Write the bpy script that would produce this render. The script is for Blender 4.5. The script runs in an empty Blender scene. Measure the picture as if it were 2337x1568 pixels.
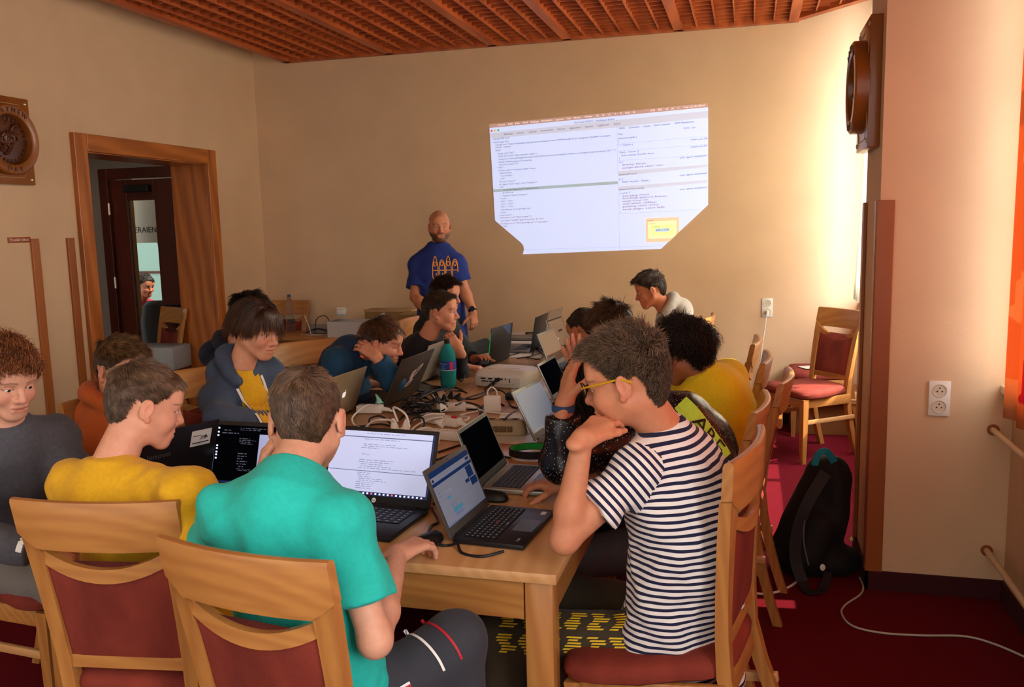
import bpy, bmesh, math, random
import numpy as np
from mathutils import Vector, Matrix, Quaternion
from mathutils.bvhtree import BVHTree
PI = math.pi
sc = bpy.context.scene
COL = sc.collection
rnd = random.Random(7)
V = lambda *a: np.array(a, float)

# ------------------------------------------------------------------ camera
FPX, YAW, PITCH, ROLL, CH = 1967.7, 0.26899827, 0.13536026, -0.02315801, 1.62
def cam_axes():
    cy, sy = math.cos(YAW), math.sin(YAW)
    f, r, u = V(-sy, cy, 0), V(cy, sy, 0), V(0, 0, 1)
    f2 = math.cos(PITCH)*f - math.sin(PITCH)*u
    u2 = math.sin(PITCH)*f + math.cos(PITCH)*u
    r3 = math.cos(ROLL)*r + math.sin(ROLL)*u2
    u3 = -math.sin(ROLL)*r + math.cos(ROLL)*u2
    return r3, u3, f2
CR, CU, CF = cam_axes()
cd = bpy.data.cameras.new('camera'); cam = bpy.data.objects.new('camera', cd); COL.objects.link(cam)
cam.matrix_world = Matrix(((CR[0], CU[0], -CF[0], 0), (CR[1], CU[1], -CF[1], 0), (CR[2], CU[2], -CF[2], CH), (0, 0, 0, 1)))
cd.sensor_width = 36; cd.lens = FPX/2337*36; cd.clip_start = .05
sc.camera = cam
def ray(x, y): return CF + CR*((x-1168.5)/FPX) - CU*((y-784)/FPX)
def U(x, y, z): return ray(x, y)*z + V(0, 0, CH)            # a point of the place seen at x, y at depth z
def atz(x, y, z): d = ray(x, y); return d*((z-CH)/d[2]) + V(0, 0, CH)
def aty(x, y, Y): d = ray(x, y); return d*(Y/d[1]) + V(0, 0, CH)
def atx(x, y, X): d = ray(x, y); return d*(X/d[0]) + V(0, 0, CH)

# ------------------------------------------------------------------ materials
def lin(h):
    if isinstance(h, str):
        h = [int(h[i:i+2], 16)/255 for i in (0, 2, 4)]
    return tuple(c/12.92 if c <= .04045 else ((c+.055)/1.055)**2.4 for c in h)
_mc = {}
def mat(name, col, rough=.6, var=0., scale=20, bump=0., bscale=None, metal=0., spec=.4, emit=0., stretch=(1, 1, 1),
        sss=0., sheen=0., trans=0., ior=1.45, attr=None, col2=None, detail=3, coat=0., ring=0., translucent=0., contrast=1.0, rvar=0.):
    if name in _mc: return _mc[name]
    m = bpy.data.materials.new(name); m.use_nodes = True; _mc[name] = m
    nt = m.node_tree; N = nt.nodes; L = nt.links
    b = N['Principled BSDF']; out = N['Material Output']
    c = lin(col)
    b.inputs['Roughness'].default_value = rough; b.inputs['Metallic'].default_value = metal
    b.inputs['Specular IOR Level'].default_value = spec; b.inputs['IOR'].default_value = ior
    if coat: b.inputs['Coat Weight'].default_value = coat; b.inputs['Coat Roughness'].default_value = .15
    if sss:
        b.inputs['Subsurface Weight'].default_value = sss
        b.inputs['Subsurface Radius'].default_value = (1, .35, .2); b.inputs['Subsurface Scale'].default_value = .008
    if sheen: b.inputs['Sheen Weight'].default_value = sheen; b.inputs['Sheen Roughness'].default_value = .5
    if trans: b.inputs['Transmission Weight'].default_value = trans
    tc = N.new('ShaderNodeTexCoord'); mp = N.new('ShaderNodeMapping'); mp.inputs['Scale'].default_value = stretch
    L.new(tc.outputs['Object'], mp.inputs['Vector'])
    cs = None
    if attr:
        a = N.new('ShaderNodeAttribute'); a.attribute_name = attr; cs = a.outputs['Color']
    if var or ring or col2:
        n = N.new('ShaderNodeTexNoise'); n.inputs['Scale'].default_value = scale; n.inputs['Detail'].default_value = detail
        L.new(mp.outputs[0], n.inputs['Vector']); f = n.outputs['Fac']
        if ring:
            w = N.new('ShaderNodeTexWave'); w.inputs['Scale'].default_value = ring; w.inputs['Distortion'].default_value = 6; w.inputs['Detail'].default_value = 2
            w.bands_direction = 'DIAGONAL'; L.new(mp.outputs[0], w.inputs['Vector'])
            mx = N.new('ShaderNodeMix'); mx.inputs[0].default_value = .45; L.new(f, mx.inputs[2]); L.new(w.outputs['Fac'], mx.inputs[3]); f = mx.outputs[0]
        r = N.new('ShaderNodeMapRange'); r.inputs[1].default_value = .5-.25/contrast; r.inputs[2].default_value = .5+.25/contrast
        L.new(f, r.inputs[0])
        mx = N.new('ShaderNodeMix'); mx.data_type = 'RGBA'; L.new(r.outputs[0], mx.inputs[0])
        if cs is not None:
            h = N.new('ShaderNodeMix'); h.data_type = 'RGBA'; h.blend_type = 'MULTIPLY'; h.inputs[0].default_value = 1
            mx.inputs[6].default_value = (1-var,)*3+(1,); mx.inputs[7].default_value = (1+var,)*3+(1,)
            L.new(cs, h.inputs[6]); L.new(mx.outputs[2], h.inputs[7]); cs = h.outputs[2]
        else:
            c2 = lin(col2) if col2 else tuple(min(1, x*(1+var)) for x in c)
            c1 = c if col2 else tuple(x*(1-var) for x in c)
            mx.inputs[6].default_value = c1+(1,); mx.inputs[7].default_value = c2+(1,); cs = mx.outputs[2]
    if cs is not None: L.new(cs, b.inputs['Base Color'])
    else: b.inputs['Base Color'].default_value = c+(1,)
    if emit:
        if cs is not None: L.new(cs, b.inputs['Emission Color'])
        else: b.inputs['Emission Color'].default_value = c+(1,)
        b.inputs['Emission Strength'].default_value = emit
    if bump:
        n2 = N.new('ShaderNodeTexNoise'); n2.inputs['Scale'].default_value = bscale or scale; n2.inputs['Detail'].default_value = 2
        L.new(mp.outputs[0], n2.inputs['Vector'])
        bp = N.new('ShaderNodeBump'); bp.inputs['Strength'].default_value = bump; bp.inputs['Distance'].default_value = .01
        L.new(n2.outputs['Fac'], bp.inputs['Height']); L.new(bp.outputs[0], b.inputs['Normal'])
    if translucent:
        t = N.new('ShaderNodeBsdfTranslucent'); ms = N.new('ShaderNodeMixShader'); ms.inputs[0].default_value = translucent
        if cs is not None: L.new(cs, t.inputs[0])
        else: t.inputs[0].default_value = c+(1,)
        L.new(b.outputs[0], ms.inputs[1]); L.new(t.outputs[0], ms.inputs[2]); L.new(ms.outputs[0], out.inputs['Surface'])
    return m
def wood(name, c1, c2, axis='z', rough=.4, sc_=14, ring=1.2, contrast=.8, coat=.15):
    st = {'x': (.12, 1, 1), 'y': (1, .12, 1), 'z': (1, 1, .12)}[axis]
    return mat(name, c1, rough, col2=c2, scale=sc_, stretch=st, ring=ring, bump=.03, bscale=60, contrast=contrast, coat=coat, detail=4)

# ------------------------------------------------------------------ mesh building
class MB:
    def __init__(s): s.v = []; s.f = []; s.m = []; s.cur = 0
    def add(s, vs, fs, M=None):
        o = len(s.v)
        for p in vs:
            p = Vector(p)
            s.v.append(M @ p if M is not None else p)
        for f in fs: s.f.append([i+o for i in f]); s.m.append(s.cur)
        return s
    def box(s, x0, x1, y0, y1, z0, z1, bev=0., M=None, seg=2):
        if not bev:
            vs = [(x, y, z) for x in (x0, x1) for y in (y0, y1) for z in (z0, z1)]
            return s.add(vs, [(0, 1, 3, 2), (4, 6, 7, 5), (0, 4, 5, 1), (2, 3, 7, 6), (0, 2, 6, 4), (1, 5, 7, 3)], M)
        bm = bmesh.new(); bmesh.ops.create_cube(bm, size=1)
        for v in bm.verts: v.co = Vector(((x0+x1)/2+v.co.x*(x1-x0), (y0+y1)/2+v.co.y*(y1-y0), (z0+z1)/2+v.co.z*(z1-z0)))
        bmesh.ops.bevel(bm, geom=bm.edges[:], offset=bev, segments=seg, profile=.5, affect='EDGES')
        bm.verts.index_update()
        s.add([v.co.copy() for v in bm.verts], [[v.index for v in f.verts] for f in bm.faces], M); bm.free(); return s
    def loft(s, rings, cap=True, closed=True, M=None, loop=False):
        n = len(rings[0]); vs = [p for r in rings for p in r]; fs = []
        R = len(rings)
        for i in range(R if loop else R-1):
            for j in range(n if closed else n-1):
                a, b = i*n+j, i*n+(j+1) % n; c, d = ((i+1) % R)*n+(j+1) % n, ((i+1) % R)*n+j
                fs.append((a, b, c, d))
        if cap and closed and not loop: fs.append(tuple(range(n))[::-1]); fs.append(tuple(range((R-1)*n, R*n)))
        return s.add(vs, fs, M)
    def tube(s, pts, r, n=8, M=None, loop=False, cap=True):
        P = [np.array(p, float) for p in pts]; K = len(P); rings = []; up = None
        rr = r if hasattr(r, '__len__') else [r]*K
        for i in range(K):
            if loop: t = P[(i+1) % K]-P[i-1]
            else: t = P[min(i+1, K-1)]-P[max(i-1, 0)]
            t = t/(np.linalg.norm(t)+1e-9)
            if up is None:
                up = np.cross(t, (0, 0, 1)) if abs(t[2]) < .9 else np.cross(t, (1, 0, 0))
            up = up-t*np.dot(up, t); up /= np.linalg.norm(up)+1e-9
            w = np.cross(t, up)
            rings.append([tuple(P[i]+rr[i]*(math.cos(a)*up+math.sin(a)*w)) for a in [2*PI*k/n for k in range(n)]])
        return s.loft(rings, cap, True, M, loop)
    def cyl(s, a, b, r, n=16, r2=None): return s.tube([a, b], [r, r if r2 is None else r2], n)
    def lathe(s, prof, n=24, M=None):
        return s.loft([[(r*math.cos(2*PI*k/n), r*math.sin(2*PI*k/n), z) for k in range(n)] for r, z in prof], True, True, M)
    def prism(s, poly, z0, z1, M=None):
        n = len(poly)
        return s.add([(x, y, z0) for x, y in poly]+[(x, y, z1) for x, y in poly],
                     [tuple(range(n))[::-1], tuple(range(n, 2*n))]+[(i, (i+1) % n, n+(i+1) % n, n+i) for i in range(n)], M)
    def quad(s, a, b, c, d, M=None): return s.add([a, b, c, d], [(0, 1, 2, 3)], M)
    def ball(s, c, r, n=12, M=None):
        rx, ry, rz = r if hasattr(r, '__len__') else (r, r, r)
        rings = []
        for i in range(n//2+1):
            t = PI*i/(n//2); q = max(math.sin(t), .02)
            rings.append([(c[0]+rx*q*math.cos(2*PI*k/n), c[1]+ry*q*math.sin(2*PI*k/n), c[2]-rz*math.cos(t)) for k in range(n)])
        return s.loft(rings, True, True, M)
def obj(name, mb, mats, parent=None, smooth=True, loc=None, fix=True):
    me = bpy.data.meshes.new(name)
    me.from_pydata([tuple(v) for v in mb.v], [], mb.f)
    if not isinstance(mats, (list, tuple)): mats = [mats]
    for m in mats: me.materials.append(m)
    if len(mats) > 1: me.polygons.foreach_set('material_index', mb.m)
    if fix:
        bm = bmesh.new(); bm.from_mesh(me); bmesh.ops.recalc_face_normals(bm, faces=bm.faces); bm.to_mesh(me); bm.free()
    if smooth:
        me.shade_smooth() if hasattr(me, 'shade_smooth') else None
        try: me.set_sharp_from_angle(angle=math.radians(38))
        except Exception: pass
    me.update()
    o = bpy.data.objects.new(name, me); COL.objects.link(o)
    if parent is not None: o.parent = parent
    if loc is not None: o.location = loc
    return o
def tag(o, label, cat, group=None, kind=None):
    o['label'] = label; o['category'] = cat
    if group: o['group'] = group
    if kind: o['kind'] = kind
    return o
def thing(name, label, cat, loc=(0, 0, 0), rz=0., group=None):
    o = bpy.data.objects.new(name, None); COL.objects.link(o); o.location = loc; o.rotation_euler = (0, 0, rz)
    o.empty_display_size = .1
    return tag(o, label, cat, group)
def struct(name, mb, m, parent=None, smooth=False):
    o = obj(name, mb, m, parent, smooth)
    if parent is None: o['kind'] = 'structure'
    return o
def dup(root, loc, rz, label, group=None):
    r = root.copy(); COL.objects.link(r); r.location = loc; r.rotation_euler = (0, 0, rz); r['label'] = label
    if group: r['group'] = group
    for ch in list(root.children):
        c = ch.copy(); COL.objects.link(c); c.parent = r
        for g in ch.children:
            d = g.copy(); COL.objects.link(d); d.parent = c
    return r
def text_geo(body, size, align='LEFT', ext=0.):
    """lettering as plain triangles in its own plane: vertices, faces"""
    cu = bpy.data.curves.new('letters', 'FONT'); cu.body = body; cu.size = size; cu.align_x = align; cu.resolution_u = 2; cu.extrude = ext
    o = bpy.data.objects.new('letters', cu); COL.objects.link(o)
    dg = bpy.context.evaluated_depsgraph_get(); dg.update()
    me = o.evaluated_get(dg).to_mesh()
    vs = [v.co.copy() for v in me.vertices]; fs = [tuple(p.vertices) for p in me.polygons]
    o.evaluated_get(dg).to_mesh_clear(); bpy.data.objects.remove(o); bpy.data.curves.remove(cu)
    return vs, fs
def frame(o, x, y):
    """matrix with origin o, first axis x, second axis near y"""
    x = Vector(x).normalized(); z = x.cross(Vector(y)).normalized(); y = z.cross(x)
    return Matrix(((x.x, y.x, z.x, o[0]), (x.y, y.y, z.y, o[1]), (x.z, y.z, z.z, o[2]), (0, 0, 0, 1)))
def spline(pts, n=6, loop=False):
    P = [np.array(p, float) for p in pts]; K = len(P); out = []
    for i in range(K if loop else K-1):
        if loop: a, b, c, d = P[i-1], P[i], P[(i+1) % K], P[(i+2) % K]
        else: a, b, c, d = P[max(i-1, 0)], P[i], P[i+1], P[min(i+2, K-1)]
        for k in range(n):
            t = k/n
            out.append(.5*((2*b)+(c-a)*t+(2*a-5*b+4*c-d)*t*t+(3*b-a-3*c+d)*t**3))
    if not loop: out.append(P[-1])
    return out
# ------------------------------------------------------------------ the room
XL, XR, YB, ZT = -4.3, 1.06, 7.1, 3.42
m_wall = mat('wall_paint', 'd2b08c', .85, var=.05, scale=3, bump=.08, bscale=160)
m_carpet = mat('red_carpet', '660f1c', .95, var=.3, scale=240, bump=.6, bscale=400, detail=4, spec=.1)
m_base = mat('carpet_skirting', '3c0d16', .9, var=.15, scale=80)
m_ceil = wood('ceiling_wood', '94401a', 'b85a26', 'y', .5, 20, 4.0)
m_frame = wood('door_wood', '8c4a18', 'b4672a', 'z', .35, 26, 6.0, coat=.3)
m_framex = wood('door_wood_across', '8c4a18', 'b4672a', 'y', .35, 26, 6.0, coat=.3)
m_strip = wood('strip_wood', '8a4a1e', 'a05a28', 'z', .4, 10, 1.0)
m_dark = wood('dark_door_wood', '431709', '5a2210', 'z', .4, 10, 1.0)
m_white = mat('white_paint', 'e8e4da', .6)
m_grey = mat('vestibule_paint', '8d877e', .8)
struct('floor', MB().box(-7, XR+.3, -1.5, YB+.3, -.1, 0), m_carpet)
struct('wall_back', MB().box(XL-.3, XR+.3, YB, YB+.25, 0, ZT), m_wall)
dy0, dy1, dz1 = 4.93, 6.27, 2.18
w = MB()
w.box(XL-.3, XL, -1.5, dy0, 0, ZT); w.box(XL-.3, XL, dy1, YB, 0, ZT); w.box(XL-.3, XL, dy0, dy1, dz1, ZT)
struct('wall_left', w, m_wall)
w = MB(); w.box(XL, XL+.03, 3.3, 4.42, 0, ZT); w.box(XL, XL+.015, 4.42, 4.74, 0, ZT)
struct('wall_left_pilaster', w, m_wall)
# right wall with two windows, pillar between; first opening unseen, added for fill
w = MB()
wy = [(-1.2, .6), (1.3, 3.87), (4.45, 6.75)]; ya = -1.5
for a, b in wy:
    w.box(XR, XR+.3, ya, a, 0, ZT); w.box(XR, XR+.3, a, b, 0, .92); w.box(XR, XR+.3, a, b, 3.0, ZT); ya = b
w.box(XR, XR+.3, ya, YB, 0, ZT)
struct('wall_right', w, m_wall)
PX, PY0, PY1 = .525, 3.9, 4.36
struct('wall_pillar', MB().box(PX, XR, PY0, PY1, 0, ZT), m_wall)
m_sill = mat('window_white', 'e6e2d8', .4)
m_glass = mat('window_glass', 'f4f8f8', .02, trans=1., ior=1.02, spec=.1)
for i, (a, b) in enumerate(wy):
    f = MB()
    f.box(XR+.16, XR+.22, a, b, .92, .98); f.box(XR+.16, XR+.22, a, b, 2.94, 3.0)
    for y in (a, (a+b)/2-.03, b-.06): f.box(XR+.16, XR+.22, y, y+.06, .98, 2.94)
    f.box(XR+.16, XR+.22, a, b, 2.3, 2.36)
    wf = struct('window_%d' % (i+1), f, m_sill)
    struct('sill', MB().box(XR-.05, XR+.16, a-.04, b+.04, .89, .925, .006), m_sill, wf)
b_ = MB()
b_.box(PX-.012, XR, PY0-.012, PY0, 0, .085)
struct('baseboard_pillar', b_, m_base)
b_ = MB(); b_.box(PX-.012, PX, PY0-.012, PY1+.01, 0, .085); struct('baseboard_pillar_side', b_, m_base)
struct('baseboard_right', MB().box(XR-.012, XR, -1.5, PY0-.012, 0, .085), m_base)
struct('baseboard_window', MB().box(XR-.012, XR, PY1, YB, 0, .085), m_base)
struct('baseboard_back', MB().box(XL, XR, YB-.012, YB, 0, .085), m_base)
w = MB(); w.box(XL, XL+.012, 4.74, dy0-.12, 0, .085); w.box(XL, XL+.012, dy1+.12, YB, 0, .085); w.box(XL+.03, XL+.042, 3.3, 4.42, 0, .085)
struct('baseboard_left', w, m_base)
struct('trim_1', MB().box(PX-.014, PX+.055, PY0-.014, PY0, .085, 1.69, .003), m_strip)
struct('trim_2', MB().box(PX-.016, PX-.001, PY0, PY0+.05, .085, 1.69, .003), m_strip)
struct('trim_3', MB().box(PX-.016, PX-.001, PY1-.06, PY1, .085, 1.69, .003), m_strip)
struct('trim_4', MB().box(XL+.03, XL+.046, 4.375, 4.435, .085, 1.61, .003), m_strip)
struct('trim_5', MB().box(XL+.014, XL+.032, 4.685, 4.745, .085, 1.61, .003), m_strip)
# coffered wooden ceiling hung below the plaster one
ZC = 3.1
struct('ceiling', MB().box(XL-.3, XR+.3, -1.5, YB+.25, ZT, ZT+.1), m_wall)
cx0, cx1, cyb = -3.93, .3, 7.06
g = MB()
for x in (cx0, -2.965, -2.05, -1.425, -.548, cx1): g.box(x-.035, x+.035, 2.2, cyb, ZC-.012, ZC+.14)
bx = [cx0, -2.965, -2.05, -1.425, -.548, cx1]
for a, b in zip(bx[:-1], bx[1:]):
    n = round((b-a)/.145)
    for k in range(1, n): x = a+(b-a)*k/n; g.box(x-.005, x+.005, 2.2, cyb, ZC, ZC+.1)
y = cyb-.11
while y > 2.2:
    g.box(cx0, cx1, y-.005, y+.005, ZC+.012, ZC+.1); y -= .11
g.box(cx0-.04, cx1+.04, cyb-.04, cyb+.03, ZC-.012, ZC+.16); g.box(cx0-.04, cx1+.04, 2.16, 2.23, ZC-.012, ZC+.16)
# the corner bay with its slanting edge
def clipx(x): return cyb-(x-cx1)*1.12
for k in range(1, 6):
    x = cx1+.145*k; g.box(x-.006, x+.006, 2.2, clipx(x), ZC, ZC+.085)
y = cyb-.11
while y > 2.2:
    xe = min(cx1+(cyb-y)/1.12, 1.04); g.box(cx1, xe, y-.005, y+.005, ZC+.012, ZC+.1); y -= .11
Ms = frame((cx1, cyb, ZC), (1, -1.12, 0), (1.12, 1, 0))
g.box(0, 1.1, -.05, .02, -.012, .12, M=Ms)
struct('ceiling_lattice', g, m_ceil)
struct('ceiling_backing', MB().prism([(cx0, 2.2), (1.04, 2.2), (1.04, clipx(1.04)), (cx1, cyb), (cx0, cyb)], ZC+.14, ZC+.16), m_ceil)
# doorway to the vestibule
d = MB(); t = .115
d.box(XL-.02, XL+.035, dy0-t, dy0, 0, dz1+t, .004); d.box(XL-.02, XL+.035, dy1, dy1+t, 0, dz1+t, .004)
door = struct('door_1', d, m_frame)
struct('frame_head', MB().box(XL-.02, XL+.036, dy0-.0, dy1+.0, dz1, dz1+t, .004), m_framex, door)
r_ = MB(); r_.box(XL-.32, XL+.004, dy0-.03, dy0+.006, 0, dz1); r_.box(XL-.32, XL+.004, dy1-.006, dy1+.03, 0, dz1)
struct('reveal', r_, m_frame, door)
struct('reveal_head', MB().box(XL-.32, XL+.004, dy0, dy1, dz1-.006, dz1+.03), m_framex, door)
# vestibule behind the doorway
vy = 6.55
w = MB()
w.box(-5.75, XL-.3, vy, vy+.15, 2.2, 2.6); w.box(-5.75, -5.56, vy, vy+.15, 0, 2.2); w.box(-4.66, XL-.3, vy, vy+.15, 0, 2.2)
struct('wall_vestibule', w, m_grey)
struct('wall_vestibule_side', MB().box(-5.9, -5.75, 3.5, vy+.15, 0, 2.6), m_grey)
struct('ceiling_vestibule', MB().box(-5.9, XL-.3, 3.5, vy+.15, 2.6, 2.7), m_grey)
d = MB(); x0, x1 = -5.56, -4.66
d.box(x0, x0+.09, vy-.03, vy+.1, 0, 2.2, .004); d.box(x1-.09, x1, vy-.03, vy+.1, 0, 2.2, .004); d.box(x0+.09, x1-.09, vy-.03, vy+.1, 2.11, 2.2, .004)
door2 = struct('door_2', d, m_dark)
d = MB(); a, b = x0+.1, x1-.1
d.box(a, a+.16, vy, vy+.045, 0, 2.1, .004); d.box(b-.26, b, vy, vy+.045, 0, 2.1, .004); d.box(a+.16, b-.26, vy, vy+.045, 1.92, 2.1, .004); d.box(a+.16, b-.26, vy, vy+.045, 0, .25, .004)
leaf = struct('leaf', d, m_dark, door2)
struct('glass', MB().box(a+.16, b-.26, vy+.018, vy+.026, .25, 1.92), m_glass, leaf)
m_black = mat('black_plastic', '141414', .45, var=.1, scale=40)
m_brass = mat('pale_metal', 'c9c2b4', .3, metal=.9)
struct('door_closer', MB().box(a+.17, a+.42, vy-.05, vy, 1.99, 2.05, .006), m_black, door2)
h = MB()
for z in (.5, 1.2, 1.85): h.cyl((x0+.095, vy-.035, z-.05), (x0+.095, vy-.035, z+.05), .011, 10)
struct('hinge', h, m_brass, door2)
h = MB().tube([(b-.06, vy, 1.0), (b-.06, vy-.05, 1.0), (b-.08, vy-.055, 1.0), (b-.19, vy-.055, 1.0)], .009, 8)
struct('door_handle', h, m_black, door2)
# the room glimpsed beyond that door
w = MB(); w.box(-8.2, -4.0, 9.3, 9.4, 0, 2.8); struct('wall_far_room', w, mat('far_room_paint', '6e5a44', .8))
struct('wall_far_room_side', MB().box(-4.3, -4.2, 7.4, 9.3, 0, 2.8), m_grey)
struct('floor_far_room', MB().box(-8.2, -4.2, 6.7, 9.4, -.12, -.02), mat('grey_floor', '55575a', .6))
# ------------------------------------------------------------------ furniture
m_beech = wood('beech', '9a6030', 'bb8344', 'z', .38, 70, 16, .42, coat=.25)
m_beechx = wood('beech_across', '9a6030', 'bb8344', 'x', .38, 70, 16, .42, coat=.25)
m_beechy = wood('beech_along', 'b27e4c', 'd0a06c', 'y', .35, 50, 12, .4, coat=.25)
m_suede = mat('red_suede', '5c1a12', .85, col2='8c3626', scale=8, stretch=(1, 1, .4), bump=.15, bscale=300, contrast=.9, detail=5)
def railsec(x, zb, zt, yb, th):
    """rounded cross-section of a back rail at x"""
    r = th/2; y = yb
    pts = [(x, y-r, zb), (x, y+r, zb), (x, y+r, zt-r*.8), (x, y+r*.7, zt-r*.2), (x, y, zt), (x, y-r*.7, zt-r*.2), (x, y-r, zt-r*.8)]
    return pts
def back_y(z): return -.195-.12*max(0, z-.47)-.12*max(0, z-.47)**2
def bow(x): return -.028*(1-(x/.21)**2)
def make_chair(label, group):
    t = thing('dining_chair', label, 'chair', group=group)
    rings = []
    # cushion
    sec = []
    for z, g in ((.437, -.012), (.447, .002), (.465, .006), (.482, 0), (.492, -.012), (.497, -.05)):
        ring = []
        for k in range(40):
            a = 2*PI*k/40; c, s = math.cos(a), math.sin(a); e = .42
            hx = .225 if s > 0 else .2
            x = (abs(c)**e)*math.copysign(1, c)*((hx if s > 0 else .2+.0)+g); y = .015+(abs(s)**e)*math.copysign(1, s)*(.225+g)
            x *= 1+.06*(y/.2)
            ring.append((x, y, z+.004*(1-(x/.22)**2)))
        sec.append(ring)
    obj('seat', MB().loft(sec), m_suede, t)
    a = MB(); a.box(-.185, .185, .19, .212, .375, .437, .004)
    a.box(-.17, .17, -.2, -.18, .375, .437, .004)
    for s in (-1, 1): a.box(min(s*.2, s*.178), max(s*.2, s*.178), -.2, .2, .375, .437, .004)
    obj('seat_frame', a, m_beechx, t)
    for s in (-1, 1):
        l = MB(); rr = []
        for z, h in ((0, .015), (.2, .019), (.437, .0225)):
            cx, cy = s*.197, .2
            rr.append([(cx-h, cy-h, z), (cx+h, cy-h, z), (cx+h, cy+h, z), (cx-h, cy+h, z)])
        obj('leg', l.loft(rr), m_beech, t)
        l = MB(); rr = []
        for z in (0, .1, .22, .34, .45, .55, .65, .75, .82, .868, .905):
            if z < .47: y = -.195-.10*((.47-z)/.47)**1.6; xo = .185; w = .034+.004*z; d = .036
            else: y = back_y(z); xo = .185+.025*((z-.47)/.53); w = .036+.009*(z-.47)/.4; d = .034-.01*(z-.47)
            xi = xo-w; zo = z; zi = z
            if z == .868: zi = .862
            if z == .905: zo = .902; zi = .865
            bo, bi = bow(min(xo, .21))*max(0, (z-.5)/.5), bow(xi)*max(0, (z-.5)/.5)
            rr.append([(s*xi, y-d/2+bi, zi), (s*xo, y-d/2+bo, zo), (s*xo, y+d/2+bo, zo), (s*xi, y+d/2+bi, zi)])
        obj('rear_leg', l.loft(rr), m_beech, t)
        obj('stretcher', MB().box(min(s*.197, s*.18), max(s*.197, s*.18), -.245, .2, .262, .29, .003), m_beechy, t)
    rr = []
    for i in range(17):
        x = -.212+.424*i/16; zb = .866+max(0, (abs(x)-.166))*.85
        rr.append(railsec(x, zb, .998, back_y(.95)+bow(x)*.95-.004, .026))
    r = MB().loft(rr)
    for v in r.v: v.y += -(v.z-.95)*.2
    obj('top_rail', r, m_beechx, t)
    rr = []; ztop = lambda x: .864-.05*(1-(x/.17)**2)
    for i in range(15):
        x = -.17+.34*i/14; zt = ztop(x); zb = zt-.036; yb = back_y(.83)+bow(x)*.75
        rr.append([(x, yb-.011, zb), (x, yb+.011, zb), (x, yb+.011, zt), (x, yb-.011, zt)])
    obj('curved_rail', MB().loft(rr), m_beechx, t)
    p = MB(); nx, nz = 12, 10; rr = []
    for j in range(nz+1):
        ring = []
        for side in (1, -1):
            for i in range(nx+1):
                u = i/nx if side == 1 else 1-i/nx
                z0 = .555; hw = .15+.018*j/nz; x = -hw+2*hw*u; z1 = ztop(x)-.034; z = z0+(z1-z0)*j/nz
                e = min(1, 8*u, 8*(1-u), 8*(j+.15)/nz, 8*(nz-j+.15)/nz)
                ring.append((x, back_y(z)+bow(x)*max(0, (z-.5)/.5)+side*(.006+.008*math.sqrt(e)), z))
        rr.append(ring)
    obj('back_panel', p.loft(rr), m_suede, t)
    rr = []
    for i in range(9):
        x = -.152+.304*i/8; yb = back_y(.54)+bow(x)*.1
        rr.append([(x, yb-.011, .522), (x, yb+.011, .522), (x, yb+.011, .556), (x, yb-.011, .556)])
    obj('lower_rail', MB().loft(rr), m_beechx, t)
    return t
chair0 = None
def chair(rail, f, label, group='beech dining chairs with red suede'):
    global chair0
    f = np.array(f, float); f /= np.linalg.norm(f); rz = math.atan2(f[1], f[0])-PI/2
    loc = (rail[0]+f[0]*.285, rail[1]+f[1]*.285, 0)
    if chair0 is None:
        chair0 = make_chair(label, group); chair0.location = loc; chair0.rotation_euler = (0, 0, rz); return chair0
    return dup(chair0, loc, rz, label, group)
chair((-1.505, 1.666), (-.058, .38), 'beech chair with red suede back behind the yellow shirt with its back to us')
chair((-.97, 1.456), (.054, .406), 'nearest beech chair with red suede back, under the boy in turquoise')
c3 = chair((-.0125, 2.23), (-.98, .18), 'beech chair with sunlit red back panel, under the boy in the striped shirt')
c3.location = (.015-.98*.15, 2.22+.18*.15, .03); c3.rotation_euler = Matrix.Rotation(c3.rotation_euler.z, 3, 'Z').to_4x4().__matmul__(Matrix.Rotation(math.radians(-9), 4, 'X')).to_euler()
chair((.035, 3.08), (-1, .1), 'beech chair with yellow reflections on its top rail, behind the sparkly black jacket')
chair((.14, 3.62), (-1, .1), 'beech chair turned side-on behind the yellow shirt with dark curly hair')
chair((.07, 4.12), (-1, .05), 'beech chair partly hidden by the broad yellow back, next before the wall outlet')
chair((.03, 4.72), (-1, .05), 'beech chair with only its top rail showing below the cabled wall outlet')
chair((-.26, 5.9), (-1, .1), 'beech chair standing behind the boy in the light grey hoodie')
chair((-2.46, 2.83), (1, -.12), 'beech chair behind the boy in the orange hoodie')
chair((-2.43, 3.48), (.8, -.55), 'beech chair with red back, behind the blue-grey zip hoodie')
chair((-2.44, 4.37), (.8, -.62), 'beech chair with shiny top rail, behind the leaning boy in dark blue')
chair((-2.20, 5.0), (1, .05), 'beech chair behind the boy in the black jacket with hand at chin')
chair((-2.28, 5.58), (1, .05), 'beech chair rail in front of the standing man')
chair((-2.62, 2.36), (1, -.08), 'beech chair under the boy in the dark grey sweater')
chair((.624, 6.36), (-.244, -.194), 'empty beech chair with red seat standing by the pillar')
chair((.83, 6.86), (-1, .02), 'beech chair with a paper on its seat, tucked against the back wall')
chair((-4.05, 7.0), (.12, -1), 'beech chair rail behind the clear bottle at the side desk')
chair((-4.74, 6.32), (-.45, -.89), 'beech chair with dark red back in the vestibule beyond the doorway')

st_ = thing('stool', 'wooden stool under the boy hidden behind the blue-grey hoodie', 'stool', (-2.6, 3.95, 0))
obj('seat', MB().lathe([(.01, .43), (.15, .43), (.16, .44), (.16, .45), (.15, .46), (.01, .46)], 28), m_beechx, st_)
for a_ in (.8, 2.4, 3.9, 5.5): obj('leg', MB().cyl((.16*math.cos(a_), .16*math.sin(a_), 0), (.11*math.cos(a_), .11*math.sin(a_), .43), .016, 10), m_beech, st_)

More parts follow.
